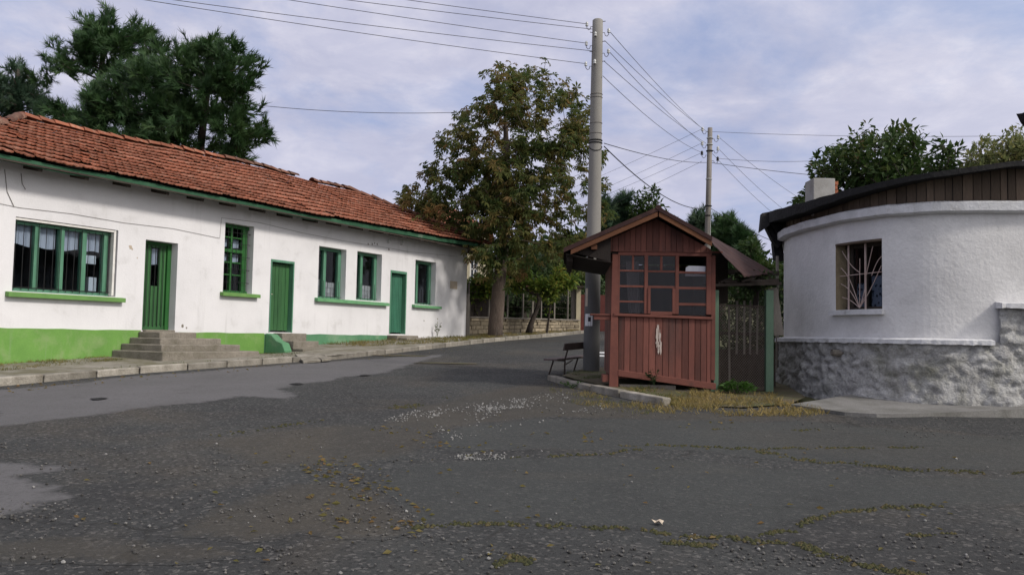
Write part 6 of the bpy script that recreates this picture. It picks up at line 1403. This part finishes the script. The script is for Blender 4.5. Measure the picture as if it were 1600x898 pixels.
# vine on the garden fence, shrubs and the wood beyond
bush('vine_foliage', 'green vine leaves hanging over the fence by the white building', 'vine', [(738, 450, 12), (752, 448, 14), (745, 440, 10), (762, 442, 10), (733, 462, 8), (768, 455, 8)], 32.6, 120, 'leaf_vine', .18, 'vines on the garden fence', base_z=1.8, ybulge=.3)
vb = bush('grape_vine', 'yellow green grape vine with a dark twisted trunk on the garden fence', 'vine', [(800, 440, 12), (815, 445, 12), (830, 442, 14), (848, 445, 14), (862, 448, 16), (870, 435, 10), (842, 452, 12), (878, 420, 7), (882, 440, 10), (858, 462, 10), (872, 425, 7), (820, 432, 8), (890, 438, 8), (900, 436, 7)], 33.2, 230, 'leaf_vine', .17, 'vines on the garden fence', base_z=1.9, ybulge=.4)
m_ = MB(); m_.tube([at(826, 521, 32.9), at(829, 508, 32.9), at(834, 495, 32.9), at(840, 480, 32.9), at(843, 468, 32.9), at(839, 460, 32.95), at(828, 456, 33), at(822, 450, 33.05), at(814, 447, 33.1), at(802, 448, 33.2)], [.14, .11, .09, .085, .08, .075, .065, .055, .05, .03], 8); m_.build('trunk', K['bark_dark'], vb, smooth=True)
gs = 'shrubs and trees beyond the garden fence'
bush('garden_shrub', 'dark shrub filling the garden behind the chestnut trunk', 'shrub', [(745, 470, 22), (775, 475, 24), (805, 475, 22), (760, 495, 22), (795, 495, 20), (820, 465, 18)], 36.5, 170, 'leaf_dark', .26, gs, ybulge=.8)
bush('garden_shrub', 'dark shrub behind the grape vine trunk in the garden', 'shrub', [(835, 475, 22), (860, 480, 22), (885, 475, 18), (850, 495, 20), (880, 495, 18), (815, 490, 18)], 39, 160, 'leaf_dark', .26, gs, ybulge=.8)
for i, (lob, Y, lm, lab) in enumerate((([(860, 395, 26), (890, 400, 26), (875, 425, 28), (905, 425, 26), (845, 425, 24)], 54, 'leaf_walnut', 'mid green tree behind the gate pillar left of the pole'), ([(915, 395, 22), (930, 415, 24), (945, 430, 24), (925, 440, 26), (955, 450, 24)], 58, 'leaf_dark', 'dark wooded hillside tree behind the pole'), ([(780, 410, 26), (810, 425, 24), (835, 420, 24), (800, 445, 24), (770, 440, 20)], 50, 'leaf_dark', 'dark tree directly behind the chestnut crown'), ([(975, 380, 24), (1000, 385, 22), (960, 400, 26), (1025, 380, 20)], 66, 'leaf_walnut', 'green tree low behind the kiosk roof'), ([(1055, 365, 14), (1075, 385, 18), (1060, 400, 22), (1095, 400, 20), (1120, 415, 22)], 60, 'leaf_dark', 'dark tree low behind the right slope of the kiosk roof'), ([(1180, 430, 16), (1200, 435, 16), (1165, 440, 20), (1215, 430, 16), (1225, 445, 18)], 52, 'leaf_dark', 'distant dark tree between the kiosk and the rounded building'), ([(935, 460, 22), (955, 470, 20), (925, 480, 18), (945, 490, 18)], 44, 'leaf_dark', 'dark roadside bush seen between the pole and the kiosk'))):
    bush('broadleaf_tree' if i != 6 else 'roadside_bush', lab, 'tree' if i != 6 else 'bush', lob, Y, 130, lm, .42 if Y > 45 else .25, gs, ybulge=1.5, spread=.5, per=6)
# far wood that closes the view
def far_wood():
    pts = []
    for i in range(3400):
        x = random.uniform(-70, 90); y = 95 + random.uniform(0, 25); hg = G(x, y) + min(14, (y - 60) * .10); zt = hg + 4.0 + 2.2 * noise.noise(V((x * .08, 3, 1))) + 2.6 * math.exp(-((x - 8) / 14) ** 2)
        pts.append((x, y, random.uniform(hg + .2, zt)))
    pts = np.array(pts); o = leaves('far_wood', K['leaf_dark'], LEAF2, np.repeat(pts, 5, axis=0) + rng.normal(0, .5, (len(pts) * 5, 3)), unit(len(pts) * 5), 1.1, None, .2)
    tag(o, 'far dark wood closing the view behind the gardens', 'wood', kind='stuff')
far_wood()
# weed under the gate
w0 = at(1152, 612, 14.35); wroot = thing('weed', 'bright green leafy weed at the foot of the wire gate', 'plant', (w0.x, 14.35, w0.z - .02))
wp, wd_ = [], []
for i in range(340):
    a_ = random.uniform(0, 6.28); r_ = random.random() ** .6; h_ = random.random() ** .8
    p = V((w0.x + math.cos(a_) * .27 * r_, 14.35 + math.sin(a_) * .18 * r_, w0.z + .22 * h_ * (1 - .5 * r_))); wp.append(tuple(p)); wd_.append((math.cos(a_), math.sin(a_), .3 + rj(.4)))
leaves('leaves', K['leaf_weed'], LEAF2, np.array(wp), np.array(wd_), .075, wroot, .1)
sm = MB()
for i in range(12): a_ = random.uniform(0, 6.28); sm.tube([(w0.x, 14.35, w0.z - .03), (w0.x + math.cos(a_) * .12, 14.35 + math.sin(a_) * .1, w0.z + .15)], .004, 4)
sm.build('stem', K['leaf_weed'], wroot)
# small weeds
def small_weed(label, px, py, Y, h, n, lm='leaf_weed', name='weed', spread=.12, sz=.06):
    b = at(px, py, Y); root = thing(name, label, 'plant', tuple(b)); P_, D_ = [], []
    s_ = MB()
    for k in range(5):
        a_ = random.uniform(0, 6.28); tip = V((b.x + math.cos(a_) * spread, Y + math.sin(a_) * spread * .5, b.z + h * random.uniform(.6, 1))); s_.tube([b, b.lerp(tip, .5) + V((0, 0, h * .1)), tip], [.006, .005, .003], 4)
        for q in range(n // 5): f_ = random.uniform(.25, 1); P_.append(tuple(b.lerp(tip, f_) + V((rj(.02), rj(.02), rj(.02))))); D_.append((rj(1), rj(1), .5))
    s_.build('stem', K[lm], root); leaves('leaves', K[lm], LEAF2, np.array(P_), np.array(D_), sz, root, .1)
small_weed('dry pale thistle stalk against the white wall right of the teal door', 683, 526, 29.0, .62, 30, 'leaf_pale', 'thistle', .14, .09)
small_weed('dark green weed growing out under the middle of the kiosk base', 1022, 602, 14.3, .28, 60, 'leaf_dark')
small_weed('green weed beside the mossy kerb left of the kiosk', 893, 606, 14.9, .10, 60, 'leaf_weed', spread=.22, sz=.05)
# ---- grass
def grass_patch(regions, name, label, kind='stuff'):
    P_, D_, Sz, Tn = [], [], [], []
    for poly, n_, hgt, t0, t1, zf in regions:
        xs = [p[0] for p in poly]; ys = [p[1] for p in poly]; k = 0; tries = 0
        while k < n_ and tries < n_ * 12:
            tries += 1; x, y = random.uniform(min(xs), max(xs)), random.uniform(min(ys), max(ys)); c = False; j = len(poly) - 1
            for i in range(len(poly)):
                if (poly[i][1] > y) != (poly[j][1] > y) and x < (poly[j][0] - poly[i][0]) * (y - poly[i][1]) / (poly[j][1] - poly[i][1]) + poly[i][0]: c = not c
                j = i
            if not c: continue
            if noise.noise(V((x * 1.7, y * 1.7, 4))) + .5 * noise.noise(V((x * 6, y * 6, 4))) < rj(.35): continue
            P_.append((x, y, zf(x, y) - .005)); a_ = random.uniform(0, 6.28); D_.append((math.cos(a_) * .6, math.sin(a_) * .6, random.uniform(.3, 1.1))); Sz.append(hgt * random.uniform(.4, 1.3)); nn_ = noise.noise(V((x * 1.1, y * 1.1, 8))) * .5 + .5; Tn.append(min(1, max(0, t0 + (t1 - t0) * (nn_ * .7 + random.random() * .45)))); k += 1
    n_ = len(P_); d = np.array(D_); d /= np.linalg.norm(d, axis=1, keepdims=True); Rm = rot_from(d, rng.uniform(0, 6.28, n_)); v, f = instances(BLADE[0], BLADE[1], np.array(P_), Rm, np.array(Sz)); o = np_mesh(name, K['grass'], v, f, np.repeat(Tn, len(BLADE[1])))
    return tag(o, label, 'grass', None, kind)
def FPp(u, o): return FP(u, o, 0)[:2]
def gpoly(pts): return [gp(*p) for p in pts]
Gd = lambda x, y: max(G(x, y), 0 + G(x, y))
grass_patch([([FPp(9, .1), FPp(9, 1.6), FPp(12, 2.2), FPp(16.5, 1.5), FPp(17.5, .5), FPp(16.8, .1)], 4200, .09, .25, .8, pave_z), ([FPp(-2, .05), FPp(2.3, .05), FPp(2.2, .9), FPp(-1, 1.5)], 2600, .06, .2, .75, pave_z), ([FPp(5.2, .2), FPp(7, .2), FPp(7, 1.9), FPp(5.5, 2.4)], 500, .05, .1, .6, pave_z), ([FPp(.5, 2.2), FPp(6, 2.4), FPp(6, 2.7), FPp(.3, 2.6)], 450, .05, .1, .6, pave_z)], 'pavement_grass', 'sparse dry grass growing on the left pavement along the white building')
grass_patch([([(-.75, 29.2), (1.1, 32.5), (3.0, 36.9), (2.7, 37.0), (1.2, 34.8), (-1.45, 31.2)], 3000, .08, .3, .95, lambda x, y: G(x, y) + .11)], 'verge_grass', 'brown grass and litter around the chestnut tree foot')
grass_patch([(gpoly([(985, 632), (1060, 618), (1130, 616), (1215, 618), (1225, 630), (1300, 646), (1260, 652), (1120, 650), (1020, 645)]), 3000, .10, .35, 1.0, lambda x, y: max(G(x, y), isl_z(x, y) - .02 if 1.9 < x < 4.6 and y > 12.8 else 0)), (gpoly([(860, 598), (900, 606), (960, 624), (1040, 642), (1000, 650), (900, 632), (860, 615)]), 1300, .06, .1, .85, G), (gpoly([(960, 608), (1110, 618), (1100, 628), (1050, 634), (990, 622)]), 900, .09, .15, .9, isl_z), (gpoly([(880, 588), (905, 585), (935, 588), (945, 597), (915, 600)]), 500, .05, .05, .5, isl_z)], 'dry_grass', 'straw coloured dry grass in front of the kiosk and wire gate')
# ---- moss along the cracks
def moss_line(pts, wpx, n_, seed):
    P_ = []
    for i in range(n_):
        t = random.random() * (len(pts) - 1); k = int(t); f = t - k; x = pts[k][0] + (pts[k + 1][0] - pts[k][0]) * f; y = pts[k][1] + (pts[k + 1][1] - pts[k][1]) * f
        if noise.noise(V((x * .02, y * .05, seed))) + .5 * noise.noise(V((x * .11, y * .1, seed))) < -.05 + rj(.35): continue
        w_ = wpx * (.4 + .9 * abs(noise.noise(V((x * .03, seed, 2))))); P_.append(gp(x + random.gauss(0, 5), y + 4.5 * noise.noise(V((x * .04, seed, 7))) + 1.6 * noise.noise(V((x * .16, seed, 3))) + random.gauss(0, w_ * .75)))
    return P_
mp = []
for pts, w_, n_ in (([(650, 824), (760, 818), (860, 822), (1000, 828), (1080, 840), (1180, 838), (1240, 828), (1270, 812), (1300, 802), (1390, 793), (1480, 792)], 3.4, 900), ([(1080, 838), (1250, 852), (1300, 870), (1370, 890), (1440, 900)], 3.5, 420), ([(960, 696), (1080, 697), (1180, 702), (1300, 700), (1440, 700)], 1.6, 420), ([(1180, 704), (1240, 718), (1360, 726), (1420, 735), (1600, 741)], 2.2, 620), ([(800, 716), (900, 712), (1000, 705)], 1.6, 160), ([(1110, 670), (1280, 673)], 1.4, 120), ([(1430, 838), (1500, 834)], 3.0, 160), ([(770, 890), (800, 868), (830, 880)], 5, 120), ([(610, 638), (650, 632), (700, 622)], 3, 200), ([(340, 680), (430, 668), (500, 655)], 1.6, 140), ([(1040, 850), (1110, 852)], 3, 110)): mp += moss_line(pts, w_, n_, len(mp) * .13)
tmp = ([(-.5, -.4, 0), (.5, -.3, 0), (.35, .5, 0), (-.4, .45, 0), (0, 0, .42)], [(0, 1, 4), (1, 2, 4), (2, 3, 4), (3, 0, 4)])
n_ = len(mp); yv = np.zeros((n_, 3)); an = rng.uniform(0, 6.28, n_); yv[:, 0] = np.cos(an); yv[:, 1] = np.sin(an)
v, f = instances(tmp[0], tmp[1], np.array([(x, y, G(x, y) + .002) for x, y in mp]), rot_from(yv, np.zeros(n_)), rng.uniform(.010, .042, n_))
tag(np_mesh('moss', K['moss'], v, f, np.repeat(rng.uniform(0, 1, n_), 4)), 'olive moss lines growing along cracks in the asphalt', 'moss', kind='stuff')
# ---- gravel and chips
def rock_t(sd):
    rg = random.Random(sd); bm = bmesh.new(); bmesh.ops.create_icosphere(bm, subdivisions=1, radius=.5); vs = [(v_.co.x * rg.uniform(.7, 1.2), v_.co.y * rg.uniform(.6, 1), v_.co.z * rg.uniform(.4, .8) + .12) for v_ in bm.verts]; fs = [[q.index for q in f_.verts] for f_ in bm.faces]; bm.free(); return vs, fs
RT = rock_t(3)
def stones(pts, smin, smax, name, m, label, power=2.5):
    n_ = len(pts); yv = np.zeros((n_, 3)); an = rng.uniform(0, 6.28, n_); yv[:, 0] = np.cos(an); yv[:, 1] = np.sin(an); yv[:, 2] = rng.uniform(-.2, .2, n_)
    sc = smin + (smax - smin) * rng.uniform(0, 1, n_) ** power; v, f = instances(RT[0], RT[1], np.array([(x, y, G(x, y) + .004) for x, y in pts]), rot_from(yv, rng.uniform(-.3, .3, n_)), sc)
    return tag(np_mesh(name, K[m], v, f, np.repeat(rng.uniform(0, 1, n_), len(RT[1]))), label, 'gravel', kind='stuff')
def scatter_px(poly, n_, dens=lambda x, y: 1):
    out = []; xs = [p[0] for p in poly]; ys = [p[1] for p in poly]; tr_ = 0
    while len(out) < n_ and tr_ < n_ * 20:
        tr_ += 1; x, y = random.uniform(min(xs), max(xs)), random.uniform(min(ys), max(ys)); c = False; j = len(poly) - 1
        for i in range(len(poly)):
            if (poly[i][1] > y) != (poly[j][1] > y) and x < (poly[j][0] - poly[i][0]) * (y - poly[i][1]) / (poly[j][1] - poly[i][1]) + poly[i][0]: c = not c
            j = i
        if c and random.random() < dens(x, y): out.append(gp(x, y))
    return out
cl = lambda x, y: max(.02, .12 + 1.5 * noise.noise(V((x * .010, y * .028, 2))) + .5 * noise.noise(V((x * .04, y * .1, 2))))
pts = scatter_px([(0, 690), (330, 680), (640, 660), (640, 720), (560, 770), (650, 830), (1100, 850), (1600, 820), (1600, 898), (0, 898)], 2100, cl) + scatter_px([(530, 770), (600, 765), (650, 800), (640, 830), (560, 835)], 260) + scatter_px([(1050, 650), (1600, 655), (1600, 690), (1300, 680)], 320, cl) + scatter_px([(860, 600), (1000, 635), (1250, 650), (1000, 655), (800, 640)], 420)
stones(pts, .005, .034, 'gravel', 'pebble', 'loose grey gravel scattered over the worn asphalt', 4)
pts = scatter_px([(600, 658), (640, 642), (720, 630), (820, 622), (850, 634), (790, 640), (700, 648), (640, 660)], 420, lambda x, y: max(.03, .2 + 1.8 * noise.noise(V((x * .02, y * .06, 5))))) + scatter_px([(680, 718), (740, 708), (830, 700), (860, 710), (760, 720)], 130, cl) + scatter_px([(640, 640), (900, 610), (960, 640), (700, 690)], 380, cl) + scatter_px([(0, 680), (1600, 680), (1600, 898), (0, 898)], 60)
stones(pts, .008, .038, 'stone_chips', 'pebble_white', 'white stone chips in a worn patch left of the kiosk', 1.6)
# fallen leaves and straw
pts = scatter_px([(420, 690), (660, 660), (900, 640), (1250, 650), (700, 720), (660, 840), (520, 830)], 260, cl) + scatter_px([(0, 605), (620, 552), (780, 537), (790, 541), (0, 616)], 110) + scatter_px([(100, 700), (1500, 700), (1500, 890), (100, 890)], 90)
lp = np.array([(x, y, G(x, y) + .012) for x, y in pts]); dd = rng.normal(size=(len(pts), 3)); dd[:, 2] *= .15
o = leaves('fallen_leaves', K['leaf_chestnut'], LEAF2, lp, dd, .055, None, 0, tint=rng.uniform(.75, 1, len(pts))); tag(o, 'brown fallen leaves scattered on the asphalt', 'leaves', kind='stuff')
big = at(1029, 821, 6.0); bq = ground_hit(1029, 821); lv = MB(); pr = []
for k in range(11): a_ = k / 11 * 6.283; rr = .05 * (1 if k % 2 else .5); pr.append((bq.x + math.cos(a_) * rr, bq.y + math.sin(a_) * rr, G(bq.x, bq.y) + .012 + .012 * (k % 3)))
lv.prism(pr, (0, 0, .002)); solo(lv, 'dry_leaf', K['plaque'], 'pale pink brown fallen leaf lying on the open asphalt', 'leaf')
for px, py, lab in ((463, 600.5, 'small dark hole in the light asphalt strip near the middle'), (570, 587, 'small dark hole in the light asphalt strip farther up the road'), (155, 624, 'small dark hole in the light asphalt strip near the steps')):
    q = ground_hit(px, py); lv = [(q.x + math.cos(k * .5) * .11 * (1 + rj(.3)), q.y + math.sin(k * .5) * .12 * (1 + rj(.3))) for k in range(12)]; sheet('pothole', lv, K['tar'], .014, step=.5)
for px, py in ((700, 568), (625, 556)):
    q = ground_hit(px, py); lv = [(q.x + math.cos(k * .4) * .8 * (1 + rj(.25)), q.y + math.sin(k * .4) * .16 * (1 + rj(.3))) for k in range(16)]; sheet('asphalt_scar', lv, K['earth'], .013, step=.4)
